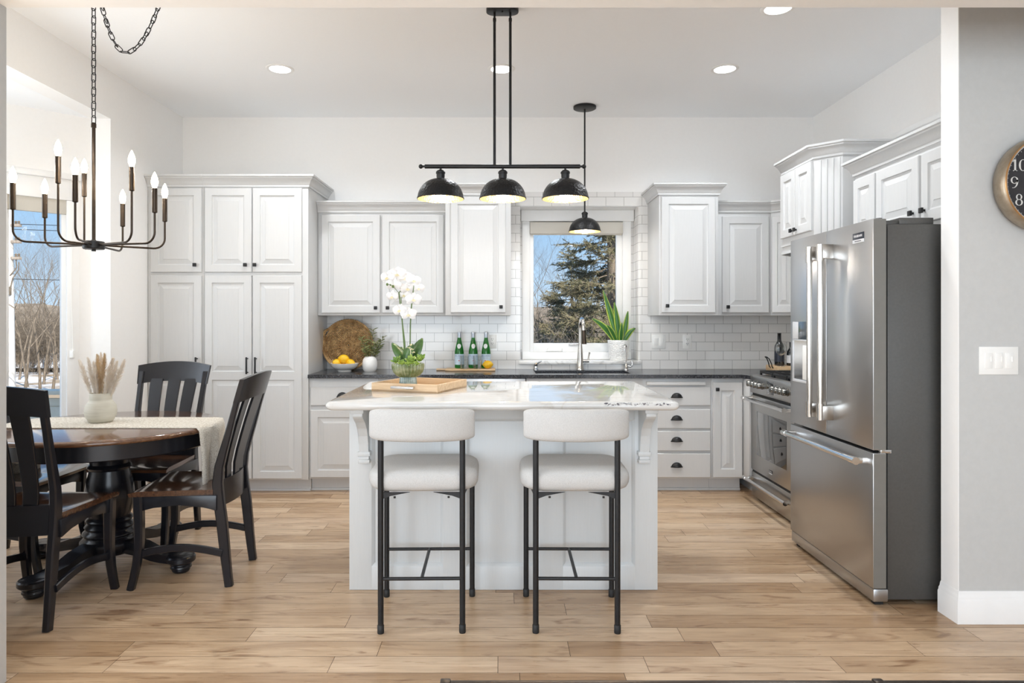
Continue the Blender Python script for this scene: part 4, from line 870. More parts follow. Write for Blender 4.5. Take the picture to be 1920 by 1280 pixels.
# ------------------------------------------------------------------ dining table
TCX, TCY, TZ = -2.14, 3.73, .765; TR_ = .57
t = thing('dining_table', 'round brown-topped dining table on a black turned pedestal', 'dining table', (TCX, TCY, 0))
b = MB(); b.lathe([(.001,.735),(TR_-.03,.735),(TR_-.006,.738),(TR_,.745),(TR_,.753),(TR_-.008,.761),(TR_-.02,.765),(.001,.765)], 96, cap0=True, cap1=True); obj('tabletop', b, 'tablewood', t, 50)
b = MB(); b.lathe([(TR_-.075,.655),(TR_-.05,.655),(TR_-.045,.66),(TR_-.045,.735)], 96); b.lathe([(.001,.70),(TR_-.07,.70),(TR_-.07,.735)], 96, cap0=True); obj('apron', b, 'blackwood', t)
b = MB(); b.lathe([(.001,.71),(.15,.71),(.15,.69),(.125,.66),(.108,.63),(.098,.59),(.096,.555),(.104,.548),(.110,.538),(.104,.528),(.098,.522),(.102,.50),(.113,.46),(.121,.40),(.121,.36),(.112,.30),(.100,.268),(.110,.262),(.116,.252),(.110,.242),(.103,.238),(.112,.230),(.122,.218),(.115,.206),(.118,.198),(.130,.188),(.132,.178),(.122,.168),(.125,.158),(.142,.145),(.146,.125),(.14,.10),(.12,.075),(.001,.075)], 48, cap0=True, cap1=True); obj('pedestal', b, 'blackwood', t, 50)
for k in range(4):
    a = math.radians(-14+90*k); b = MB(); b.T = Matrix.Rotation(a, 4, 'Z')
    top = [(.06,.155),(.14,.150),(.22,.135),(.30,.105),(.36,.092),(.44,.090),(.50,.090)]; bot = [(.50,.055),(.44,.052),(.36,.052),(.30,.058),(.22,.075),(.14,.09),(.06,.09)]
    b.prism(top+bot, 1, -.045, .045, .006); b.lathe([(.001,.089),(.066,.089),(.072,.082),(.072,.062),(.066,.055),(.001,.055)], 28, c=(.455,0,0), cap0=True, cap1=True)
    f = obj('base_foot', b, 'blackwood', t)
    b = MB(); b.T = Matrix.Rotation(a, 4, 'Z'); b.lathe([(.001,.056),(.045,.056),(.052,.05),(.054,.044),(.049,.038),(.053,.032),(.053,.026),(.045,.020),(.046,.014),(.040,.004),(.036,.001),(.001,.001)], 28, c=(.455,0,0), cap0=True, cap1=True); obj('bun_foot', b, 'blackwood', f, 50)

# runner draped over both sides
ry0, ry1 = -.155, .235
def runner():
    b = MB(); nx, ny = 64, 10; rows = []
    for i in range(nx+1):
        row = []
        for j in range(ny+1):
            v = ry0+(ry1-ry0)*j/ny; edge = math.sqrt(TR_**2-v*v)+.004; tot = edge+.315; s = -tot+2*tot*i/nx; sg = 1 if s > 0 else -1; q = abs(s)
            if q < edge-.012: x, z = q, TZ+.0035
            elif q < edge+.018: a = (q-edge+.012)/.03*PI/2; x, z = edge-.012+.018*math.sin(a), TZ+.0035-.018*(1-math.cos(a))
            else: dd = q-edge-.018; x, z = edge+.007+.016*math.sin(j*1.4+sg)*min(1, dd*6)+.01*dd, TZ-.0145-dd
            row.append(b.v((sg*x, v+.0025*math.sin(i*.9), z)))
        rows.append(row)
    for p, q in zip(rows, rows[1:]):
        for j in range(ny): b.face([p[j], p[j+1], q[j+1], q[j]])
    return b
o = obj('table_runner', runner(), 'runner', None, 60, solid=.0035); o.location = (TCX, TCY, 0); tag(o, 'cream woven runner laid across the round table and hanging over its edge', 'table runner')
b = MB(); rnd = random.Random(3)
for i in range(150):
    x = -.54+1.08*i/149
    b.tube([(x, ry0+.002, TZ+.004), (x+.002*rnd.uniform(-1,1), ry0-.006, TZ+.0022)], .0011, 4)
for sg in (1, -1):
    for j in range(34):
        v = ry0+(ry1-ry0)*j/33; e = math.sqrt(TR_**2-v*v)+.014; b.tube([(sg*e, v, TZ-.305), (sg*(e+.003*rnd.uniform(-1,1)), v+.004*rnd.uniform(-1,1), TZ-.325)], .0011, 4)
f = obj('fringe', b, 'runner', o); f['label'] = 'short frayed fringe'

# dining chair, front towards -Y
def rear_y(z): return .212 + .02*max(0, (.30-z)/.30)**1.5*1.4 + (.118*max(0, (z-.54)/.5)**1.45) - .028*math.exp(-((z-.50)/.16)**2)
def make_chair(label):
    t = thing('dining_chair', label, 'dining chair', group='dining chairs around the round table')
    b = MB(); n = 14; T, Bt = [], []           # scooped plank seat
    for j in range(n+1):
        r0, r1 = [], []
        for i in range(n+1):
            v = -.235+.425*j/n; wd = .235-.032*(j/n); u = -wd+2*wd*i/n; fx = abs(u)/wd
            edge = (1-fx**4); sc = .018*edge*math.exp(-((v-.03)/.17)**2)*(1-.5*math.exp(-(u/.05)**2)*(1 if v < -.05 else .0))
            drop = .010*max(0, (-.19-v)/.045)**2
            r0.append(b.v((u, v, .472-sc-drop))); r1.append(b.v((u*.985, v+.004, .446-sc*.35)))
        T.append(r0); Bt.append(r1)
    for j in range(n):
        for i in range(n): b.face([T[j][i], T[j][i+1], T[j+1][i+1], T[j+1][i]]); b.face([Bt[j][i], Bt[j+1][i], Bt[j+1][i+1], Bt[j][i+1]])
    for i in range(n): b.face([T[0][i+1], T[0][i], Bt[0][i], Bt[0][i+1]]); b.face([T[n][i], T[n][i+1], Bt[n][i+1], Bt[n][i]]); b.face([T[i][0], T[i+1][0], Bt[i+1][0], Bt[i][0]]); b.face([T[i+1][n], T[i][n], Bt[i][n], Bt[i+1][n]])
    s = obj('seat', b, 'seatwood', t, 50); s['label'] = 'glossy dark brown scooped seat'
    for sx in (-1, 1):
        b = MB(); zz = [.446,.40,.32,.22,.12,.05,.001]; b.strip([(sx*(.208+.006*max(0,(.15-z)/.15)), -.196-.034*max(0,(.24-z)/.24)**1.6+.006*math.sin((z)/.446*PI), z) for z in zz], [.046,.046,.044,.041,.038,.036,.036], [.046,.046,.044,.040,.036,.034,.034], (1,0,0)); obj('front_leg', b, 'blackwood', t)
        b = MB(); zz = [.001,.06,.14,.22,.32,.42,.50,.58,.66,.74,.82,.90,.965]; b.strip([(sx*(.190+.022*max(0,(z-.5)/.5)), rear_y(z), z) for z in zz], [.030,.030,.031,.032,.033,.034,.034,.033,.032,.030,.030,.030,.034], [.040,.042,.046,.050,.052,.052,.050,.044,.038,.034,.030,.028,.026], (1,0,0)); obj('rear_leg', b, 'blackwood', t)
        b = MB(); b.prism([(-.175,.446),(.185,.446),(.185,.372),(.12,.392),(.0,.402),(-.12,.392),(-.175,.376)], 0, sx*.206-.011, sx*.206+.011, .002); obj('side_apron', b, 'blackwood', t)
        b = MB(); pts = [( sx*.203, -.20+.41*k/10, .165+.030*math.sin(PI*k/10)) for k in range(11)]; b.strip(pts, .020, .034, (1,0,0)); obj('stretcher', b, 'blackwood', t)
    b = MB(); b.prism([(-.19,.446),(.19,.446),(.19,.376),(.10,.395),(0,.40),(-.10,.395),(-.19,.376)], 1, -.208, -.186, .002); obj('front_apron', b, 'blackwood', t)
    b = MB(); 
    rg = []
    for k in range(13):
        x = -.180+.36*k/12; c = .028*(1-(x/.18)**2); rg.append([(x, rear_y(.46)-.012+c, .385), (x, rear_y(.46)+.010+c, .385), (x, rear_y(.50)+.010+c, .512), (x, rear_y(.50)-.012+c, .512)])
    b.loft(rg); obj('back_apron', b, 'blackwood', t)
    b = MB(); rg = []
    for k in range(17):
        x = -.236+.472*k/16; q = (x/.236)**2; c = .036*(1-q); zt = 1.028-.024*q; zl = .895+.022*(1-q)*0+.018*(1-q)-.005; fl = .004*q
        rg.append([(x*.955, rear_y(zl)-.013+c, zl), (x*.955, rear_y(zl)+.013+c, zl), (x, rear_y(zt)+.010+c, zt), (x, rear_y(zt)-.012+c, zt)])
    b.loft(rg); bmesh.ops.bevel(b.bm, geom=[e for e in b.bm.edges if len(e.link_faces) == 2 and e.calc_face_angle(0) > .9], offset=.004, segments=2, affect='EDGES'); obj('crest_rail', b, 'blackwood', t)
    for k, xs in enumerate((-.105, 0, .105)):
        b = MB(); zz = [.505,.57,.64,.71,.78,.85,.92]; b.strip([(xs*(.86+.22*(z-.5)/.42), rear_y(z)+.030*(1-(xs/.18)**2)-.004+.010*math.sin(PI*(z-.5)/.42)*-1, z) for z in zz], [.066,.068,.071,.074,.077,.080,.082], .013, (1,0,0)); obj('back_slat', b, 'blackwood', t)
    return t
ch = make_chair('black dining chair with brown seat seen from behind, nearest to the opening')
ch.location = (-2.135, 3.165, 0); ch.rotation_euler = (0, 0, PI); ch.scale = (1, 1, 1.035)
dup(ch, (-1.613, 3.60, 0), -PI/2+.05, 'black dining chair with brown seat on the island side, under the hanging runner end')
dup(ch, (-2.135, 4.13, 0), -.03, 'black dining chair facing the camera on the pantry side of the round table')
dup(ch, (-2.66, 3.80, 0), PI/2, 'black dining chair on the window side, only its seat seen under the table')

# vase with dried plumes
VX, VY, VZ = -2.215, 3.775, TZ+.0055
t = thing('vase', 'round cream stoneware vase with a straight neck on the dining table', 'vase', (VX, VY, VZ))
b = MB(); b.lathe([(.001,0),(.052,0),(.062,.008),(.077,.035),(.081,.062),(.077,.090),(.063,.112),(.055,.120),(.0555,.126),(.057,.158),(.055,.161),(.050,.158),(.048,.122),(.060,.09),(.001,.02)], 48, cap0=True, cap1=True); obj('body', b, 'ceramic', t, 50)
def plume(tip, base, w, m, rnd):
    base = Vector(base); tip = Vector(tip); d = tip-base; Ln = d.length; vs, fs = [], []
    mid = base+d*.5+Vector((0,0,.012))
    def P(u): return base*(1-u)**2+mid*2*u*(1-u)+tip*u*u
    for i in range(800):
        u = .34+.66*rnd.random()**.85; p = P(u); tg = (P(min(1, u+.02))-P(max(0, u-.02))).normalized()
        ww = 1.35*w*math.sin(PI*min(1, (u-.30)/.72))**.7+.002; a = rnd.random()*2*PI
        s1 = tg.orthogonal().normalized(); s2 = tg.cross(s1); out = (s1*math.cos(a)+s2*math.sin(a))
        q = p+out*ww*(.35+.65*rnd.random())+tg*(.014+.014*rnd.random()); sd = out.cross(tg)*.0011; k = len(vs)
        vs += [tuple(p-sd), tuple(p+sd), tuple(q+sd*.6), tuple(q-sd*.6)]; fs.append((k, k+1, k+2, k+3))
    return vs, fs, [tuple(P(i/6)) for i in range(7)]
rnd = random.Random(21)
for (tx, ty, off, w, m, kd) in ((150,680,.02,.018,'pampas','w'),(166,676,-.03,.016,'pampas','w'),(183,671,.0,.022,'pampas2','g'),(196,669,-.02,.020,'pampas2','g'),(189,668,.04,.018,'pampas','w'),(211,677,.02,.022,'pampas','w'),(218,683,-.02,.018,'pampas','w'),(232,680,.0,.020,'pampas','w'),(176,684,-.04,.016,'pampas','w'),(205,690,-.05,.018,'pampas','w')):
    tp = px(tx, ty, VY+off); bs = (VX+(tp.x-VX)*.12, VY+off*.2, VZ+.03)
    lab = 'wispy white dried pampas plume standing in the cream vase' if kd == 'w' else 'golden tan dried grass plume standing in the cream vase'
    tt = thing('pampas_stem', lab, 'dried plume', (0,0,0), 0, 'white plumes in the cream vase' if kd == 'w' else 'golden plumes in the cream vase')
    vs, fs, st = plume(tp, bs, w, m, rnd); pyobj('plume', vs, fs, m, tt); b = MB(); b.tube(st, .0018, 5); obj('stem', b, 'pampas2', tt)
    tt.location = bs
    for c in tt.children: c.data.transform(Matrix.Translation(-Vector(bs)))

# ------------------------------------------------------------------ counter stools
def make_stool(label):
    t = thing('bar_stool', label, 'bar stool', group='white bar stools at the island')
    # local: backrest side -Y (towards camera), seat centre y=.21
    b = MB(); rings = []
    for ins, z in ((.17,.598),(.06,.597),(.026,.599),(.010,.608),(.002,.624),(.0,.645),(.002,.662),(.009,.676),(.024,.686),(.055,.691),(.10,.6925),(.17,.693)):
        rings.append([(x, y, z) for x, y in rr(-.240+ins, .240-ins, -.005+ins, .415-ins, max(.012, .105-ins*.6), 8)])
    b.loft(rings); s = obj('seat', b, 'fabric', t, 60); s['label'] = 'thick white boucle cushion'
    b = MB(); rings = []; n = 36
    for k in range(n+1):
        x = -.226*math.cos(PI*k/n); q = x/.226; yc = -.034+.056*q*q; e = max(0, 1-abs(q)**7)**.5*.72+.28
        ring = []
        for m in range(20):
            a = 2*PI*m/20; ca, sa = math.cos(a), math.sin(a)
            hy = .030*e*math.copysign(abs(ca)**.75, ca); hz = .069*(.60+.40*e)*math.copysign(abs(sa)**.55, sa); ring.append((x, yc+hy, .888+hz))
        rings.append(ring)
    b.loft(rings); s = obj('backrest', b, 'fabric', t, 70); s['label'] = 'curved white boucle backrest'
    for sx in (-.174, .174):
        b = MB(); b.tube([(sx,.0,.003),(sx,.0,.835)], .0125, 14); l = obj('leg', b, 'black', t); c = MB(); c.lathe([(.001,.0),(.0135,.0),(.0145,.004),(.0145,.034),(.0128,.036)], 16, c=(sx,0,0), cap0=True, cap1=True); obj('foot_cap', c, 'dark', l)
    for sx in (-.206, .206):
        b = MB(); b.tube([(sx,.385,.003),(sx,.385,.60)], .0125, 14); l = obj('leg', b, 'black', t); c = MB(); c.lathe([(.001,.0),(.0135,.0),(.0145,.004),(.0145,.034),(.0128,.036)], 16, c=(sx,.385,0), cap0=True, cap1=True); obj('foot_cap', c, 'dark', l)
    b = MB(); b.tube([(-.174,0,.231),(.174,0,.231)], .0075, 12)
    for sx in (-.166, .166): b.box(sx-.004, sx+.004, -.007, .007, .205, .257, .002)
    obj('foot_rail', b, 'black', t)
    b = MB(); b.tube([(-.206,.385,.229),(.206,.385,.229)], .0075, 12)
    for sx in (-.198, .198): b.box(sx-.004, sx+.004, .378, .392, .203, .255, .002)
    obj('foot_rail', b, 'black', t)
    b = MB(); b.tube([(0,0,.231),(0,.385,.229)], .0075, 12); obj('centre_rail', b, 'black', t)
    b = MB()
    for s in (-1, 1):
        b.prism([(s*.165,.600),(s*.165,.572),(s*.13,.585),(s*.05,.600)], 1, -.004, .004)
        b.tube([(s*.174,.0,.59),(s*.206,.385,.59)], .010, 10); b.tube([(s*.115,.0,.582),(s*.115,.0,.575)], .005, 8)
    b.box(-.17, .17, .02, .34, .606, .616, .002); obj('seat_frame', b, 'black', t)
    return t
st = make_stool('white boucle bar stool at the island, the one nearer the dining table'); st.location = (-.340, 2.912, 0); st.rotation_euler = (0, 0, .018)
dup(st, (.321, 2.912, 0), -.012, 'white boucle bar stool at the island, the one nearer the refrigerator')

# ------------------------------------------------------------------ clock
KX, KZ = 2.360, H+252/425
t = thing('wall_clock', 'large round bronze-cased wall clock with black face cut by the photo edge', 'clock', (KX, YA, KZ))
b = MB(); b.T = Matrix.Rotation(PI/2, 4, 'X'); b.lathe([(.15,0),(.188,.002),(.203,.014),(.209,.04),(.209,.066),(.204,.082),(.197,.086)], 96, cap0=True); obj('case', b, 'clockcase', t, 60)
b = MB(); b.T = Matrix.Rotation(PI/2, 4, 'X'); b.lathe([(.201,.083),(.199,.088),(.195,.088),(.194,.084)], 96); obj('copper_rim', b, 'copper', t, 60)
b = MB(); b.T = Matrix.Rotation(PI/2, 4, 'X'); b.lathe([(.194,.084),(.189,.082),(.184,.068)], 96); obj('inner_bezel', b, 'silver', t, 60)
b = MB(); b.T = Matrix.Rotation(PI/2, 4, 'X'); b.lathe([(.0005,.067),(.186,.067)], 64, cap0=True); obj('face', b, 'clockface', t)
def ringpoly(b, cx, cy, rx, ry, w0, w1, a0=0, a1=2*PI, n=40, ph=0):
    """stroke whose width swells from w0 (top/bottom) to w1 (sides)"""
    P0, P1 = [], []
    for i in range(n+1):
        a = a0+(a1-a0)*i/n; w = w0+(w1-w0)*abs(math.cos(a+ph))**1.3
        P0.append((cx+(rx)*math.cos(a), cy+(ry)*math.sin(a))); P1.append((cx+(rx-w)*math.cos(a), cy+(ry-w*.8)*math.sin(a)))
    V0 = [b.v((p[0], 0, p[1])) for p in P0]; V1 = [b.v((p[0], 0, p[1])) for p in P1]
    for i in range(n): b.face([V0[i], V0[i+1], V1[i+1], V1[i]])
def bardig(b, x, y0, y1, w):
    for q in ((x-w/2, x+w/2, y0, y1), (x-w*1.1, x+w*1.1, y0, y0+.003)):
        b.face([b.v((q[0],0,q[2])), b.v((q[1],0,q[2])), b.v((q[1],0,q[3])), b.v((q[0],0,q[3]))])
    b.face([b.v((x-w/2,0,y1)), b.v((x-w/2,0,y1-.006)), b.v((x-w*1.3,0,y1-.010)), b.v((x-w*1.3,0,y1-.007))])
def digit(b, ch, cx, cy, h):
    k = h/2
    if ch == '1': bardig(b, cx, cy-k, cy+k, h*.17)
    elif ch == '0': ringpoly(b, cx, cy, h*.36, k, h*.05, h*.17)
    elif ch == '8': ringpoly(b, cx, cy+h*.24, h*.27, h*.26, h*.05, h*.13); ringpoly(b, cx, cy-h*.22, h*.33, h*.28, h*.05, h*.15)
    elif ch == '9':
        ringpoly(b, cx, cy+h*.2, h*.33, h*.30, h*.05, h*.15); ringpoly(b, cx-h*.12, cy+.1*h, h*.45, h*.58, h*.05, h*.15, -1.75, .28)
    elif ch == '6':
        ringpoly(b, cx, cy-h*.2, h*.33, h*.30, h*.05, h*.15); ringpoly(b, cx+h*.12, cy-.1*h, h*.45, h*.58, h*.05, h*.15, PI-1.75, PI+.28)
    elif ch == '7':
        b.face([b.v((cx-h*.3,0,cy+k)), b.v((cx+h*.3,0,cy+k)), b.v((cx+h*.3,0,cy+k-h*.1)), b.v((cx-h*.3,0,cy+k-h*.1))]); b.face([b.v((cx+h*.3,0,cy+k-h*.08)), b.v((cx+h*.16,0,cy+k-h*.08)), b.v((cx-h*.15,0,cy-k)), b.v((cx-h*.02,0,cy-k))])
    elif ch == '2':
        ringpoly(b, cx, cy+h*.2, h*.30, h*.30, h*.05, h*.15, -.6, PI-.2); b.face([b.v((cx+h*.28,0,cy+h*.05)), b.v((cx+h*.12,0,cy+h*.05)), b.v((cx-h*.32,0,cy-k)), b.v((cx-h*.16,0,cy-k))]); b.face([b.v((cx-h*.32,0,cy-k)), b.v((cx+h*.32,0,cy-k)), b.v((cx+h*.32,0,cy-k+h*.12)), b.v((cx-h*.32,0,cy-k+h*.12))])
    elif ch == '3':
        ringpoly(b, cx, cy+h*.24, h*.27, h*.26, h*.05, h*.13, -PI/2, PI-.5); ringpoly(b, cx, cy-h*.22, h*.33, h*.28, h*.05, h*.15, -PI+.5, PI/2)
    elif ch == '4':
        b.face([b.v((cx+h*.05,0,cy-k)), b.v((cx+h*.2,0,cy-k)), b.v((cx+h*.2,0,cy+k)), b.v((cx+h*.05,0,cy+k))]); b.face([b.v((cx-h*.35,0,cy-h*.2)), b.v((cx+h*.35,0,cy-h*.2)), b.v((cx+h*.35,0,cy-h*.12)), b.v((cx-h*.35,0,cy-h*.12))]); b.face([b.v((cx-h*.35,0,cy-h*.2)), b.v((cx-h*.28,0,cy-h*.2)), b.v((cx+h*.12,0,cy+k)), b.v((cx+h*.05,0,cy+k))])
    elif ch == '5':
        b.face([b.v((cx-h*.2,0,cy+k)), b.v((cx+h*.3,0,cy+k)), b.v((cx+h*.3,0,cy+k-h*.1)), b.v((cx-h*.2,0,cy+k-h*.1))]); b.face([b.v((cx-h*.2,0,cy+k)), b.v((cx-h*.14,0,cy+k)), b.v((cx-h*.17,0,cy)), b.v((cx-h*.24,0,cy))]); ringpoly(b, cx-.02*h, cy-h*.2, h*.33, h*.30, h*.05, h*.15, -PI+.6, PI-.9)
b = MB()
for n in range(1, 13):
    a = PI/2-n*PI/6; s = str(n); cx_, cz_ = .149*math.cos(a), .149*math.sin(a)
    for i, c in enumerate(s): digit(b, c, cx_+(i-(len(s)-1)/2)*.034, cz_, .050)
for k in range(60):
    a = 2*PI*k/60; u = (math.cos(a), math.sin(a)); w = (-u[1]*.0009, u[0]*.0009); r0, r1 = .176, .181
    b.face([b.v((u[0]*r0+w[0],0,u[1]*r0+w[1])), b.v((u[0]*r1+w[0],0,u[1]*r1+w[1])), b.v((u[0]*r1-w[0],0,u[1]*r1-w[1])), b.v((u[0]*r0-w[0],0,u[1]*r0-w[1]))])
o = obj('numerals', b, 'digit', t, None); o.location = (0, -.0685, 0); o['label'] = 'light grey serif numerals'
for nm, a, L_, w_ in (('hour_hand', -.3, .09, .005), ('minute_hand', .9, .14, .0035)):
    b = MB(); b.T = Matrix.Translation((0,-.071,0)) @ Matrix.Rotation(a, 4, 'Y'); b.box(-w_, w_, -.001, .001, -.02, L_); obj(nm, b, 'digit', t)

# ------------------------------------------------------------------ things on the island
TRX, TRY, TRA, TRZ = -.434, 3.668, -.357, TZ1
t = thing('serving_tray', 'square light wood tray with clear handles on the island', 'tray', (TRX, TRY, TRZ+.0005), TRA)
hw, hd, hh, tk = .190, .186, .044, .012
b = MB(); b.box(-hw, hw, -hd, hd, 0, .010, .001)
b.box(-hw, hw, -hd, -hd+tk, .0, hh, .002); b.box(-hw, hw, hd-tk, hd, .0, hh, .002); b.box(-hw, -hw+tk, -hd+tk, hd-tk, .0, hh, .002); b.box(hw-tk, hw, -hd+tk, hd-tk, .0, hh, .002); obj('body', b, 'traywood', t)
for s in (-1, 1):
    b = MB(); y = s*(hd+.022)
    b.tube([(-.062, y, .026), (.062, y, .026)], .0065, 12)
    for x in (-.055, .055): b.box(x-.006, x+.006, min(y, s*hd), max(y, s*hd), .020, .032, .001)
    h_ = obj('handle', b, 'acrylic', t); h_['label'] = 'clear acrylic bar handle'
    b = MB()
    for x in (.045, ): b.tube([(x-.02, y, .026), (x+.022, y, .026)], .0075, 12)
    obj('handle_clasp', b, 'chrome', h_)
PX, PY, PZ = -.497, 3.64, TRZ+.0108
t = thing('orchid_planter', 'white orchid and succulents in a ribbed green pedestal bowl on the wood tray', 'potted orchid', (PX, PY, PZ))
n_ = 208
KZ_ = 1.24
b = MB(); b.T = Matrix.Diagonal((1,1,KZ_,1)); b.lathe([(.001,.0),(.046,.0),(.0475,.004),(.046,.012),(.043,.04),(.043,.05)], n_, cap0=True, rib=(26, [0,0,.04,.06,.06,.06])); obj('foot', b, 'bluecer', t, 60)
b = MB(); b.T = Matrix.Diagonal((1,1,KZ_,1)); b.lathe([(.043,.046),(.058,.052),(.073,.066),(.081,.082),(.0835,.096),(.0835,.104),(.080,.105),(.076,.100),(.06,.085),(.001,.08)], n_, cap1=True, rib=(26, [.07,.075,.07,.06,.055,.03,.0,.0,.0,0])); obj('bowl', b, 'greencer', t, 60)
b = MB(); b.ball((0,0,.115), (.074,.074,.018), 20, 8); obj('moss', b, 'succ', t)
def q(x, y, dy=0): p = px(x, y, PY+dy); return (p.x-PX, dy, p.z-PZ)
for (bx_, by_, tx, ty, dy, w, upv) in ((758,680,737,642,.01,.052,(.5,-1,.3)), (760,682,771,645,-.035,.062,(-.5,-1,.4)), (772,682,789,634,.015,.062,(-.4,-1,.1)), (766,684,752,650,.03,.055,(.3,-1,.2))):
    p0 = Vector(q(bx_, by_, dy*.5)); p1 = Vector(q(tx, ty, dy)); b = MB(); b.leafquad(p0, p1-p0, upv, (p1-p0).length*1.02, w, .12, .22, 8); obj('orchid_leaf', b, 'leaf', t, 70, solid=.002)
def rosette(b, c, r, n, rnd, flat=.5):
    Q = Vector((0,0,1)).rotation_difference(Vector((rnd.uniform(-.35,.35), -.75, .75)).normalized())
    for k in range(n):
        f = k/n; a = k*2.4; th = .12+1.15*f
        d = Q @ Vector((math.cos(a)*math.sin(th), math.sin(a)*math.sin(th), math.cos(th)*.8+.1)); b.leafquad(c, d, Q @ Vector((0,0,1)), r*(.55+.5*f), r*.5, -.15, .3, 5)
rnd = random.Random(9)
for (x, y, dy, r, n) in ((771,678,-.055,.040,20), (789,675,-.02,.040,18), (745,678,-.04,.036,18), (752,682,-.065,.030,14), (782,684,-.06,.026,14), (765,684,-.072,.026,12)):
    b = MB(); rosette(b, q(x, y, dy), r, n, rnd); obj('succulent', b, 'succ', t, 70, solid=.0015)
b = MB()
for (x, y) in ((767,653),(770,648),(773,656),(775,662)):
    c = Vector(q(x, y, -.045)); 
    for k in range(7): a = rnd.random()*6.3; b.leafquad(c, (math.cos(a), math.sin(a)*.6-.3, .6), (0,-.3,1), .012, .007, .1, .2, 3)
b.tube([q(769,672,-.04), q(770,658,-.045), q(768,650,-.045)], .002, 6); obj('yellow_sprig', b, 'lip', t, 70)
for pts in ([(761,684),(759,642),(755,610),(751,575),(748,548),(756,541)], [(768,684),(769,640),(769.5,606),(771,580),(773,560),(776,535)], [(760,684),(757,640),(754,600),(752,557)]):
    b = MB(); b.tube([q(x, y, .0 if i else .0) for i, (x, y) in enumerate(pts)], [.0034]*(len(pts)-1)+[.0018], 8); obj('flower_stem', b, 'stem', t)
def flower(c, face, r, rnd):
    face = Vector(face).normalized(); b = MB(); up = Vector((0,0,1)); x = up.cross(face).normalized(); y = face.cross(x)
    for k, (a, l, w) in enumerate(((90,1,.70),(205,.95,.62),(335,.95,.62),(18,1.1,1.15),(162,1.1,1.15))):
        a = math.radians(a+rnd.uniform(-8, 8)); d = x*math.cos(a)+y*math.sin(a)+face*(.14 if k > 2 else .02); b.leafquad(Vector(c)+face*(.003 if k > 2 else 0), d, face, r*l, r*w, .18, .12, 7)
    o = obj('flower', b, 'petal', t, 80, solid=.0012)
    b = MB()
    for k, a in enumerate((270, 215, 325)): a = math.radians(a); b.leafquad(Vector(c)+face*.004, x*math.cos(a)+y*math.sin(a)+face*1.0, face, r*.34, r*.22, .4, .3, 4)
    b.ball(tuple(Vector(c)+face*.006), r*.09, 8, 6); obj('lip', b, 'lip', o, 70)
for (x, y, dy, r, fx, fz) in ((727,521,-.01,.043,-.5,.1),(745,515,.0,.046,-.1,.2),(757,521,.02,.042,.3,.1),(738,535,-.025,.042,-.2,-.1),(775,527,-.005,.040,.4,.35),(764,541,.01,.042,.3,-.1),(736,556,.015,.036,-.5,-.2),(757,553,.03,.036,.1,-.2),(775,562,-.01,.042,.35,.1),(750,582,-.01,.040,-.35,.1),(766,590,-.02,.042,.1,.1),(784,541,.02,.034,.6,.1)):
    flower(q(x, y, dy), (fx, -1, fz), r, rnd)
b = MB()
for (x, y, rr_) in ((726,533,.008),(732,534,.005),(737,537,.008)): b.ball(q(x, y, -.05), (rr_*.8, rr_*.8, rr_), 10, 8)
b.tube([q(726,533,-.05), q(732,533,-.05), q(737,537,-.05), q(747,548,-.01)], .0015, 6); obj('flower_buds', b, 'stem', t)

# ------------------------------------------------------------------ things on the back counter
CT = CT1
t = thing('wicker_tray', 'round woven seagrass tray leaning in the corner behind the lemon bowl', 'wicker tray', (-1.285, 5.745, CT+.209)); t.rotation_euler = (math.radians(-9), 0, 0)
b = MB(); R0 = .198
for k in range(15):
    r = .012+.0128*k; nn = 96; pts = []
    for i in range(nn+1):
        a = 2*PI*i/nn; pts.append((r*math.cos(a), .0055*math.cos(a*24+k*PI), r*math.sin(a)))
    b.tube(pts, .0062, 6, False)
obj('woven_base', b, 'wicker', t, 70)
b = MB()
for k in range(24):
    a = 2*PI*k/24; b.tube([(.02*math.cos(a), -.004, .02*math.sin(a)), (R0*math.cos(a), -.006, R0*math.sin(a))], [.003, .005], 6)
obj('spokes', b, 'wicker', t, 70)
for j, (r, y0) in enumerate(((.199,-.010),(.205,-.024),(.209,-.038))):
    b = MB()
    for ph in (0, PI):
        pts = []
        for i in range(241):
            a = 2*PI*i/240; w = a*34+ph; bump = .018*math.exp(-((a-math.radians(152))/.16)**2)*(1 if j else 0); pts.append(((r+bump+.004*math.cos(w))*math.cos(a), y0+.004*math.sin(w), (r+bump+.004*math.cos(w))*math.sin(a)))
        b.tube(pts, .0055, 6, False)
    obj('rope_rim', b, 'wicker', t, 70)
BXc, BYc = -1.287, 5.60
t = thing('fruit_bowl', 'low white ceramic bowl of lemons in front of the woven tray', 'bowl', (BXc, BYc, CT))
b = MB(); b.lathe([(.001,.0),(.055,.0),(.057,.006),(.052,.010),(.085,.022),(.106,.042),(.115,.066),(.112,.067),(.102,.045),(.08,.026),(.001,.016)], 48, cap0=True, cap1=True); obj('body', b, 'whitecer', t, 50)
def lemon(lab, loc, rz, ry=0, grp=None, r=.034):
    b = MB(); prof = []
    for i in range(15):
        a = -PI/2+PI*i/14; rr2 = r*math.cos(a); z = r*1.18*math.sin(a); z += math.copysign(.006, z)*max(0, abs(math.sin(a))-.93)/.07; prof.append((max(rr2, .0006), z))
    b.lathe(prof, 20, cap0=True, cap1=True); bmesh.ops.transform(b.bm, matrix=Matrix.Rotation(PI/2, 4, 'Y'), verts=b.bm.verts); o = obj('lemon', b, 'lemon', None, 60); o.location = loc; o.rotation_euler = (0, ry, rz); return tag(o, lab, 'lemon', grp)
l0 = lemon('yellow lemon on top of the pile in the white bowl', (BXc-.002, BYc-.01, CT+.102), .3, .2, 'lemons in the white bowl', .036)
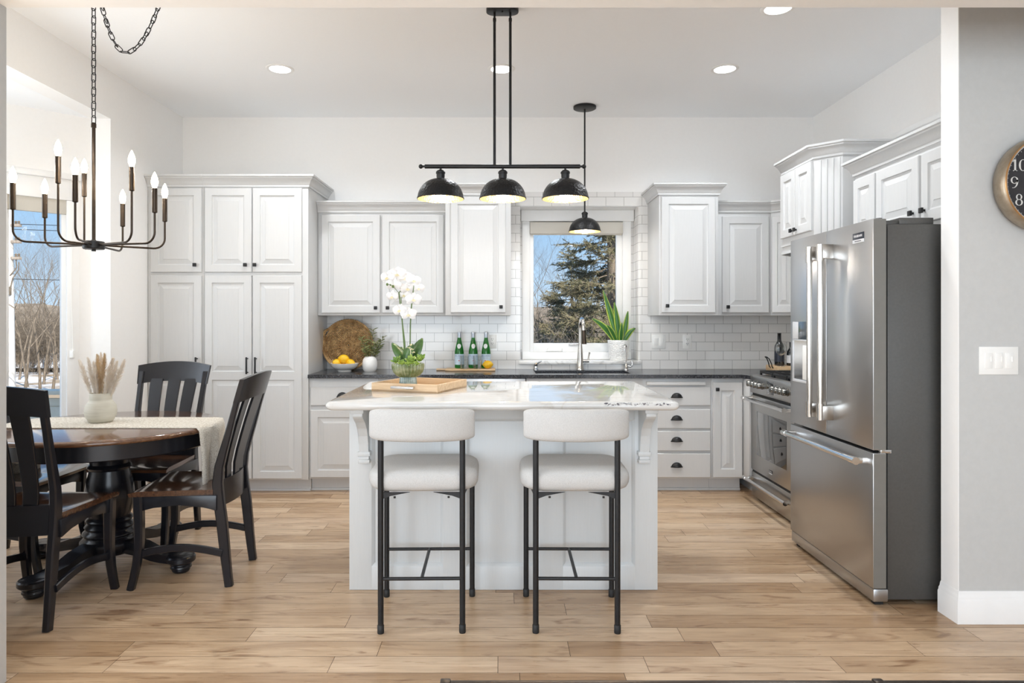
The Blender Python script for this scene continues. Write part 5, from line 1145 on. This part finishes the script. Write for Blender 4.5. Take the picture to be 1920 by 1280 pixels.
for x, y, z, rz, lb in ((-.058,-.015,.068,1.0,'yellow lemon on the woven tray corner side of the white bowl'), (.052,-.012,.066,-.5,'yellow lemon on the olive vase side of the white bowl'), (-.024,.05,.064,.2,'yellow lemon at the back left of the white bowl'), (.034,.052,.064,.9,'yellow lemon at the back right of the white bowl')):
    c = l0.copy(); COL.objects.link(c); c.location = (BXc+x, BYc+y, CT+z); c.rotation_euler = (0, .2, rz); c['label'] = lb; c.scale = (.95, .95, .95)
OX, OY = -1.079, 5.60
t = thing('bud_vase', 'small round white ribbed vase holding olive stems', 'vase', (OX, OY, CT))
b = MB(); b.lathe([(.001,0),(.045,0),(.054,.012),(.0605,.045),(.0605,.075),(.054,.102),(.040,.118),(.032,.122),(.028,.120),(.030,.11),(.001,.03)], 40, cap0=True, cap1=True); obj('body', b, 'whitecer', t, 50)
rnd = random.Random(31)
for (tx, ty, off) in ((678,633,-.02),(688,640,.02),(700,618,.0),(708,640,-.03),(719,632,.02),(714,648,.04),(684,652,-.04)):
    tp = px(tx, ty, OY+off); base = Vector((OX+(tp.x-OX)*.12, OY+off*.3, CT+.05)); tt = thing('olive_stem', 'leafy green olive stem standing in the small white vase', 'olive stem', tuple(base), 0, 'olive stems in the small white vase')
    d = tp-base; mid = Vector((0, 0, d.z*.55))+Vector((d.x, d.y, 0))*.35
    def P(u): return mid*2*u*(1-u)+d*u*u
    b = MB(); b.tube([P(i/6) for i in range(7)], [.0022]*5+[.0014, .0008], 6); obj('stem', b, 'bark', tt)
    b = MB()
    for k in range(22):
        u = .38+.62*k/21; p = P(u); a = k*2.4; dr = Vector((math.cos(a), math.sin(a)*.8, .55)); b.leafquad(p, dr, (rnd.uniform(-.5,.5), -.6, 1), .034+.016*rnd.random(), .013, .15, .2, 4)
    obj('foliage', b, 'leaf2', tt, 70)
# cutting board with sparkling-water bottles
t = thing('cutting_board', 'long pale wooden board with rounded handle under the green bottles', 'cutting board', (-.256, 5.685, CT))
b = MB(); b.box(-.205, .205, -.085, .085, .001, .018, .004); obj('board', b, 'boardwood', t)
b = MB(); b.box(-.285, -.20, -.022, .022, .001, .017, .005); obj('handle', b, 'traywood', t)
BZ = CT+.0185
def bottle(lab, x, y):
    t = thing('water_bottle', lab, 'bottle', (x, y, BZ), 0, 'green water bottles on the board')
    P = [(.001,.0),(.034,.0),(.0375,.004),(.0385,.012),(.0385,.125),(.037,.145),(.032,.170),(.024,.205),(.0165,.24),(.0145,.262),(.0145,.285)]
    b = MB(); b.lathe(P+[(.013,.285),(.012,.262),(.021,.205),(.029,.170),(.0345,.145),(.036,.125),(.036,.012),(.001,.008)], 32, cap0=True, cap1=True); obj('glass_body', b, 'greenglass', t, 50)
    b = MB(); b.lathe([(.0389,.030),(.0389,.118)], 32); lb = obj('label', b, 'label', t); lb['label'] = 'pale blue paper label'
    b = MB(); b.text('S.PELLEGRINO', .0135, Matrix.Translation((0,0,.103)) @ Matrix.Rotation(PI/2, 4, 'X'), .0)
    b.text('SPARKLING NATURAL', .0048, Matrix.Translation((0,0,.090)) @ Matrix.Rotation(PI/2, 4, 'X'), .0); b.text('MINERAL WATER', .0048, Matrix.Translation((0,0,.083)) @ Matrix.Rotation(PI/2, 4, 'X'), .0)
    for v in b.bm.verts: a = v.co.x/.0389; v.co = Vector((.0393*math.sin(a), -.0393*math.cos(a), v.co.z))
    obj('label_lettering', b, 'ink', lb, None)
    b = MB(); vs = []
    for k in range(10): a = PI/2+k*PI/5; r = .0075 if k % 2 == 0 else .0032; vs.append((r*math.cos(a), .064+r*math.sin(a)))
    c = b.v((0, -.0395, .064)); V = [b.v((.0393*math.sin(p[0]/.0389), -.0393*math.cos(p[0]/.0389)-.0002, p[1])) for p in vs]
    for k in range(10): b.face([c, V[k], V[(k+1) % 10]])
    obj('label_star', b, 'red', lb, None)
    b = MB(); n = 20; c = b.v((0,-.0322,.186)); V = []
    for k in range(n): a = 2*PI*k/n; X = .0165*math.cos(a); Z = .186+.0195*math.sin(a)*(1.15 if math.sin(a) < 0 else .9); R = .0385-(Z-.125)*.19; R = max(R, abs(X)+.004); R = .0325-(Z-.170)*.225+.0012; V.append(b.v((X, -math.sqrt(max(R*R-X*X, 1e-5)), Z)))
    for k in range(n): b.face([c, V[k], V[(k+1) % n]])
    obj('neck_label', b, 'labelw', t)
    b = MB(); b.lathe([(.0152,.248),(.0152,.262),(.0156,.27),(.0156,.286),(.0165,.287),(.0165,.298),(.015,.302),(.001,.302)], 24, cap1=True); obj('cap', b, 'cap', t)
    return t
bt = bottle('green sparkling-water bottle nearest the olive vase', -.352, 5.715)
dup(bt, (-.236, 5.715, BZ), .1, 'middle one of the three green sparkling-water bottles'); dup(bt, (-.128, 5.715, BZ), -.15, 'green sparkling-water bottle behind the single lemon, nearest the window')
def tumbler(lab, x, y):
    t = thing('glass_tumbler', lab, 'glass', (x, y, BZ), 0, 'clear tumblers on the board')
    b = MB(); b.lathe([(.001,0),(.032,0),(.034,.003),(.0365,.108),(.0345,.108),(.0320,.010),(.001,.009)], 28, cap0=True, cap1=True); obj('bowl', b, 'clear', t, 50); return t
tb_ = tumbler('clear glass tumbler between the first and middle green bottles', -.304, 5.635); dup(tb_, (-.196, 5.635, BZ), 0, 'clear glass tumbler between the middle green bottle and the single lemon')
lemon('single yellow lemon at the end of the board with green bottles', (-.112, 5.64, BZ+.034), .15, 0, None, .034)
# snake plant on the sill
SX, SY, SZ = 1.023, 5.955, .9855
t = thing('snake_plant', 'snake plant with yellow-edged leaves in a white woven pot on the sill', 'potted plant', (SX, SY, SZ))
b = MB(); b.lathe([(.001,0),(.076,0),(.080,.006),(.096,.172),(.094,.175),(.088,.170),(.086,.15),(.001,.148)], 48, cap0=True, cap1=True); obj('pot', b, 'whiteweave', t, 50)
b = MB(); b.ball((0,0,.148), (.084,.084,.014), 20, 6); obj('soil', b, 'bark', t)
for (bx_, tx, ty, dy, w, sid) in ((1160,1131,544,.0,.054,-.2),(1163,1152,566,-.02,.052,.0),(1168,1177.5,583,.01,.046,.3),(1156,1110,597,-.03,.050,-.5),(1168,1191,615,-.02,.046,.5),(1164,1166,605,-.05,.038,.1),(1158,1138,609,-.05,.040,-.3),(1162,1146,575,.03,.05,-.1)):
    p0 = px(bx_, 640, SY)-Vector((SX, SY, SZ)); p0.z = .14; tp = px(tx, ty, SY+dy)-Vector((SX, SY, SZ)); d = tp-p0; Ln = d.length; dn = d.normalized(); sd = dn.cross(Vector((sid*.6, 1, .1))).normalized(); nn = sd.cross(dn)
    vs, fs, uv = [], [], []; n = 10
    bend = Vector((0,0,1))*(.035*abs(d.x)/max(d.z, .02))
    for i in range(n+1):
        u = i/n; w_ = w/2*min(1, .55+u*1.3)*(1-max(0, u-.55)/.45)**.7+.0006; p = p0+d*u+bend*math.sin(PI*u)
        for s in (-1, 0, 1): vs.append(tuple(p+sd*s*w_+nn*(.007*abs(s)))); uv.append(((s+1)/2, u))
    for i in range(n):
        for s in (0, 1): a = i*3+s; fs.append((a, a+1, a+4, a+3))
    o = pyobj('leaf', vs, fs, 'snake', t, True); ul = o.data.uv_layers.new(name='UVMap')
    for lp in o.data.loops: ul.data[lp.index].uv = uv[lp.vertex_index]
    md = o.modifiers.new('thickness', 'SOLIDIFY'); md.thickness = .003
# board and bottles in the corner behind the range
t = thing('handled_board', 'small wood tray with black metal handle behind the range grates', 'tray', (2.37, 5.50, CT))
b = MB(); b.box(-.19, .19, -.13, .13, .001, .053, .004); obj('tray_body', b, 'boardwood', t)
b = MB()
for yy in (-.028, .028): b.tube([(-.185, yy, .03), (-.20, yy, .045), (-.205, yy, .07), (-.222, yy*.8, .11), (-.238, yy*.6, .123)], .0045, 8)
b.tube([(-.238, -.017, .123), (-.24, 0, .124), (-.238, .017, .123)], .0045, 8); obj('handle', b, 'iron', t)
b = MB(); b.tube([(.185, -.028, .03), (.21, -.02, .09), (.23, 0, .12), (.21, .02, .09), (.185, .028, .03)], .0045, 8); obj('handle', b, 'iron', t)
WZ = CT+.0535
def winebottle(lab, x, y, lm, cap):
    t = thing('wine_bottle', lab, 'bottle', (x, y, WZ))
    b = MB(); b.lathe([(.001,.0),(.036,.0),(.0385,.005),(.0385,.135),(.036,.158),(.026,.178),(.0165,.198),(.0145,.215),(.0145,.252)], 28, cap0=True, cap1=True); obj('glass_body', b, 'wineglass', t, 50)
    b = MB(); b.lathe([(.0388,.030),(.0388,.115)], 28); obj('label', b, lm, t)
    b = MB(); b.lathe([(.0152,.20),(.0152,.255),(.016,.256),(.016,.262),(.001,.263)], 20, cap1=True); obj('capsule', b, cap, t)
    return t
winebottle('dark wine bottle behind the wine glass near the range', 2.248, 5.52, 'badge', 'wineglass')
w2 = winebottle('dark bottle with a white label half hidden by the refrigerator', 2.335, 5.50, 'labelw', 'wineglass'); w2.scale = (.9, .9, .72)
t = thing('wine_glass', 'clear round wine glass in front of the dark wine bottle', 'wine glass', (2.218, 5.415, WZ))
b = MB(); b.lathe([(.001,0),(.032,0),(.030,.003),(.006,.006),(.0035,.02),(.0035,.085)], 24, cap0=True); obj('stem', b, 'clear', t, 50)
b = MB(); b.lathe([(.0035,.082),(.018,.090),(.034,.108),(.041,.132),(.039,.158),(.031,.180),(.0300,.180),(.038,.158),(.0395,.132),(.033,.109),(.017,.092),(.001,.087)], 28, cap1=True); obj('bowl', b, 'clear', t, 50)

# ------------------------------------------------------------------ table edge at the bottom of the picture
t = thing('console_table', 'dark metal console table edge at the very bottom of the picture', 'table', (.75, 1.02, 0))
CZ = H-671.5*1.2/1280
b = MB(); b.box(-.855, .9, .165, .18, CZ-.03, CZ-.002, .003); b.box(-.855, .9, -.18, -.165, CZ-.03, CZ-.002, .003); b.box(-.855, -.84, -.17, .17, CZ-.03, CZ-.002, .003); b.box(.885, .9, -.17, .17, CZ-.03, CZ-.002, .003); obj('frame', b, 'bronze', t)
b = MB(); b.box(-.84, .885, -.165, .165, CZ-.012, CZ-.004, .002); obj('top', b, 'ovenglass', t)
for x, y in ((-.848, .172), (-.848, -.172), (-.09, .172), (.893, .172), (.893, -.172)):
    b = MB(); b.box(x-.009, x+.009, y-.010, y+.010, .001, CZ, .002); obj('leg', b, 'bronze', t)

# ------------------------------------------------------------------ outdoors
GZ = -1.25
def terrain():
    vs, fs = [], []; nx, ny = 60, 60
    for j in range(ny+1):
        for i in range(nx+1):
            X = -150+240*i/nx; Y = 6.6+120*(j/ny)**1.6; z = GZ+.25*mnoise.noise((X*.12, Y*.12, 0))
            vs.append((X, Y, z))
    for j in range(ny):
        for i in range(nx): a = j*(nx+1)+i; fs.append((a, a+1, a+nx+2, a+nx+1))
    o = pyobj('ground', vs, fs, 'snow', None, True); o['kind'] = 'structure'; o['label'] = 'snow-patched winter ground outside the windows'
    vs, fs = [], []; n = 90; prof = ((0,0),(8,.5),(14,.85),(20,1),(30,.8))
    for i in range(n+1):
        X = -125+195*i/n; hgt = 3.3+1.3*mnoise.noise((X*.06, 3, 0))+.7*mnoise.noise((X*.25, 7, 0))
        for j, (dy, f) in enumerate(prof): vs.append((X, 62+dy+2*mnoise.noise((X*.2, j, 1)), GZ-.3+(hgt+1.0)*f))
    m = len(prof)
    for i in range(n):
        for j in range(m-1): a = i*m+j; fs.append((a, a+m, a+m+1, a+1))
    o = pyobj('hill', vs, fs, 'hill', None, True); o['kind'] = 'structure'; o['label'] = 'low brown wooded hill on the horizon'
    vs, fs = [], []
    for (X0, X1, Y) in ((-90, -10, 40), (-90, -10, 34)):
        k = len(vs); vs += [(X0, Y, GZ+.2), (X1, Y, GZ+.2), (X1, Y+1, GZ+.9), (X0, Y+1, GZ+.9), (X0, Y+3, GZ+.9), (X1, Y+3, GZ+.9)]; fs += [(k, k+1, k+2, k+3), (k+3, k+2, k+5, k+4)]
    o = pyobj('snow_bank', vs, fs, 'snow', None, True); o['kind'] = 'structure'
terrain()
def seg(vs, fs, p, q, r0, r1, n=4):
    d = (q-p); u = d.orthogonal().normalized(); w = d.cross(u).normalized(); k = len(vs)
    for c, r in ((p, r0), (q, r1)):
        for i in range(n): a = 2*PI*i/n; vs.append(tuple(c+(u*math.cos(a)+w*math.sin(a))*r))
    for i in range(n): fs.append((k+i, k+(i+1) % n, k+n+(i+1) % n, k+n+i))
def grow(T, B, p, d, ln, r, lev, rnd, spread=.55, maxlev=5):
    vs, fs = (T if lev < 2 else B); n = 5 if lev < 2 else 3; steps = 3
    for s in range(steps):
        nd = (d+Vector((rnd.uniform(-1,1), rnd.uniform(-1,1), rnd.uniform(-.5,.8)))*.16).normalized(); q = p+nd*ln/steps; r1 = r*(1-.22)
        seg(vs, fs, p, q, r, r1, n); p, d, r = q, nd, r1
        if lev < maxlev and (s > 0 or lev > 0):
            for k in range(1 if s < steps-1 else 2):
                sd = Vector((rnd.uniform(-1,1), rnd.uniform(-1,1), rnd.uniform(-.1,.7))).normalized(); grow(T, B, p, (d+sd*spread*1.5).normalized(), ln*rnd.uniform(.55,.78), r*.62, lev+1, rnd, spread, maxlev)
def bare_tree(x, y, h, seed, lab, grp, m='bark', name='bare_tree', spread=.55, r=.12, lev=5):
    rnd = random.Random(seed); T, B = ([], []), ([], []); grow(T, B, Vector((0,0,-.1)), Vector((rnd.uniform(-.1,.1), rnd.uniform(-.1,.1), 1)), h*.42, r, 0, rnd, spread, lev)
    t = thing(name, lab, 'tree', (x, y, GZ), 0, grp); pyobj('trunk', *T, m, t); o = pyobj('twigs', *B, 'bark2' if m != 'bark' else m, t); return t
def spruce(x, y, h, rmax, seed, lab, trunk_r=.16, z0=.6):
    rnd = random.Random(seed); t = thing('spruce_tree', lab, 'tree', (x, y, GZ)); b = MB(); b.tube([(0,0,-.2),(.05,0,h*.5),(0,.05,h)], [trunk_r,trunk_r*.7,.02], 10); obj('trunk', b, 'bark', t)
    B, N = ([], []), ([], []); z = z0
    while z < h-.3:
        f = 1-z/h
        for k in range(7):
            a = rnd.random()*2*PI; ln = rmax*f**.7*rnd.uniform(.55, 1.1)+.2; p = Vector((0, 0, z+rnd.uniform(-.1,.1))); d = Vector((math.cos(a), math.sin(a), rnd.uniform(-.25,.15))); ns = 6
            for s in range(ns):
                nd = (d+Vector((0,0,.06*s-.1))+Vector((rnd.uniform(-.12,.12), rnd.uniform(-.12,.12), rnd.uniform(-.1,.1)))).normalized(); q = p+nd*ln/ns; seg(*B, p, q, .013*(1-s/ns)+.004, .013*(1-(s+1)/ns)+.004, 3)
                if s > 0 and rnd.random() < .92:
                    for _ in range(7):
                        sd = (nd+Vector((rnd.uniform(-1,1), rnd.uniform(-1,1), rnd.uniform(-.6,.3)))*1.0).normalized(); tl = rnd.uniform(.18,.42); e = q+sd*tl; seg(*B, q, e, .006, .003, 3)
                        for _n in range(24):
                            u = rnd.random(); c = q+sd*tl*u; nd2 = (sd*.6+Vector((rnd.uniform(-1,1), rnd.uniform(-1,1), rnd.uniform(-1,1)))).normalized(); sw_ = nd2.orthogonal().normalized()*rnd.uniform(.006,.012); L2 = rnd.uniform(.04,.08); kk = len(N[0])
                            N[0].extend([tuple(c-sw_), tuple(c+sw_), tuple(c+nd2*L2)]); N[1].append((kk, kk+1, kk+2))
                p, d = q, nd
        z += rnd.uniform(.22, .34)
    pyobj('branches', *B, 'bark', t); o = pyobj('needles', *N, 'needle', t); return t
spruce(2.62, 16.5, 8.5, 1.6, 5, 'tall sparse spruce with a thick trunk outside the sink window', .15, .7)
spruce(2.1, 20.5, 4.2, 1.6, 8, 'low bushy spruce outside the sink window', .08, .3)
spruce(1.0, 14.5, 1.9, .9, 18, 'small spruce bush at the lower left outside the sink window', .05, .2)
for i, (x, y, h, sd) in enumerate(((1.15, 19, 5.6, 1), (2.0, 25, 7.5, 2), (1.3, 30, 8, 3), (3.2, 24, 7, 4), (.6, 26, 7.5, 6), (1.7, 34, 8.5, 21), (2.7, 33, 8, 22), (3.9, 32, 8, 23), (1.0, 22.5, 6.5, 24))):
    bare_tree(x, y, h, sd, 'leafless grey tree seen through the sink window', 'leafless trees outside the sink window', spread=.55, r=.045)
def brush(x, y, w, h, n, seed, lab, grp, m='bark2'):
    rnd = random.Random(seed); B = ([], [])
    for k in range(n):
        p = Vector((rnd.uniform(-w, w), rnd.uniform(-w, w)*.5, 0)); d = Vector((rnd.uniform(-.6,.6), rnd.uniform(-.6,.6), 1)).normalized(); L2 = h*rnd.uniform(.5, 1)
        for s in range(4):
            q = p+d*L2/4; seg(*B, p, q, .010*(1-s/5), .010*(1-(s+1)/5), 3); d = (d+Vector((rnd.uniform(-.4,.4), rnd.uniform(-.4,.4), rnd.uniform(-.3,.3)))).normalized(); p = q
            for _ in range(3): e = p+(d+Vector((rnd.uniform(-1,1), rnd.uniform(-1,1), rnd.uniform(-.6,.6)))).normalized()*h*.16; seg(*B, p, e, .005, .002, 3)
    o = pyobj('shrub', *B, m); o.location = (x, y, GZ); return tag(o, lab, 'shrub', grp)
for i, (x, y) in enumerate(((1.1, 22), (2.4, 23), (1.7, 27), (.8, 18), (2.9, 28), (2.2, 18.5), (2.0, 36), (4.2, 37), (1.2, 16))):
    brush(x, y, 1.3, 2.4+(1.6 if y > 33 else 0), 300, 40+i, 'brown leafless shrub seen low through the sink window', 'leafless shrubs outside the sink window')
# beyond the bay window
for i, (ux, y, h, sd) in enumerate(((44, 22, 6.4, 11), (75, 23, 6.2, 12), (98, 24, 5.6, 13), (60, 34, 8.0, 14), (88, 33, 8.2, 15), (108, 30, 6.5, 16), (36, 30, 7.0, 17), (52, 27, 7.2, 18), (82, 28, 7.0, 19), (115, 38, 8.4, 20), (70, 42, 9.5, 25), (48, 44, 9.5, 26), (95, 45, 9.5, 27))):
    bare_tree((ux-940)*y/F, y, h, sd, 'leafless brown tree seen through the bay window', 'leafless trees outside the bay window', spread=.6, r=.055)
for i, (ux, y) in enumerate(((40, 36), (70, 38), (100, 36), (118, 34), (55, 46), (85, 48))):
    brush((ux-940)*y/F, y, 3.4, 3.2, 330, 60+i, 'brown thicket seen through the bay window', 'thickets outside the bay window', 'bark')
PXX = (17-940)*25/F
t = thing('utility_pole', 'weathered utility pole with insulators outside the bay window', 'utility pole', (PXX, 25, GZ))
b = MB(); b.tube([(0,0,-.3),(.0,0,4),(-.02,0,10.5)], [.21,.15,.10], 14); obj('shaft', b, 'pole', t)
for z in (6.05, 5.45, 4.85):
    b = MB(); b.box(-.5, .42, -.08, .08, z-.05, z+.05, .01); a_ = obj('crossarm', b, 'fence', t)
    for x in (.25, .36):
        c = MB(); c.lathe([(.02,.05),(.05,.07),(.03,.10),(.05,.13),(.02,.17)], 12, c=(x, 0, z), cap0=True, cap1=True); obj('insulator', c, 'bark', a_)
b = MB(); b.tube([(.36,0,4.7),(.34,0,4.4),(.20,-.1,4.1),(.12,-.12,3.7)], .018, 6); b.tube([(.25,0,4.9),(.28,0,4.5),(.10,-.1,4.2)], .018, 6); b.box(.06,.16,-.2,-.08,3.5,3.8,.02); obj('drop_cable', b, 'bark', t)
for i, yy in enumerate((377, 420, 430, 523)):
    z = px(60, yy, 25).z; b = MB(); b.tube([(PXX-6, 25.2, z+.15), (PXX+.3, 25, z), (PXX+3, 25.3, z-.05), (PXX+10, 26, z+.1)], .012, 5); o = obj('power_line', b, 'dark'); tag(o, 'thin dark power line crossing the sky outside the bay window', 'power line', 'power lines outside the bay window')
t = thing('deck_railing', 'pale deck railing outside below the bay window', 'railing', (-4.7, 6.6, 0))
b = MB(); b.box(-1.6, 1.2, -.09, .09, .62, .66, .005); obj('top_rail', b, 'deckwhite', t)
b = MB(); b.box(-1.6, 1.2, -.02, .02, .50, .58, .005); obj('under_rail', b, 'deckwhite', t)
for x in (-1.5, -.1, 1.1): b = MB(); b.box(x-.05, x+.05, -.05, .05, GZ-.1, .62, .004); obj('post', b, 'deckwhite', t)
b = MB(); b.box(-1.6, 1.2, -.03, .03, .16, .50, .004); obj('screen_board', b, 'deckwhite', t)
t = thing('wooden_fence', 'weathered brown picket fence outside below the bay window', 'fence', (-5.6, 8.6, 0))
b = MB()
for k in range(30):
    x = -2+.118*k; b.prism([(x,GZ-.2),(x+.11,GZ-.2),(x+.11,.155),(x+.085,.18),(x+.025,.18),(x,.155)], 1, -.01, .01)
obj('pickets', b, 'fence', t)
b = MB(); b.box(-2.1, 1.6, .01, .05, -.15, -.06); b.box(-2.1, 1.6, .01, .05, -1.0, -.9); obj('rails', b, 'fence', t)
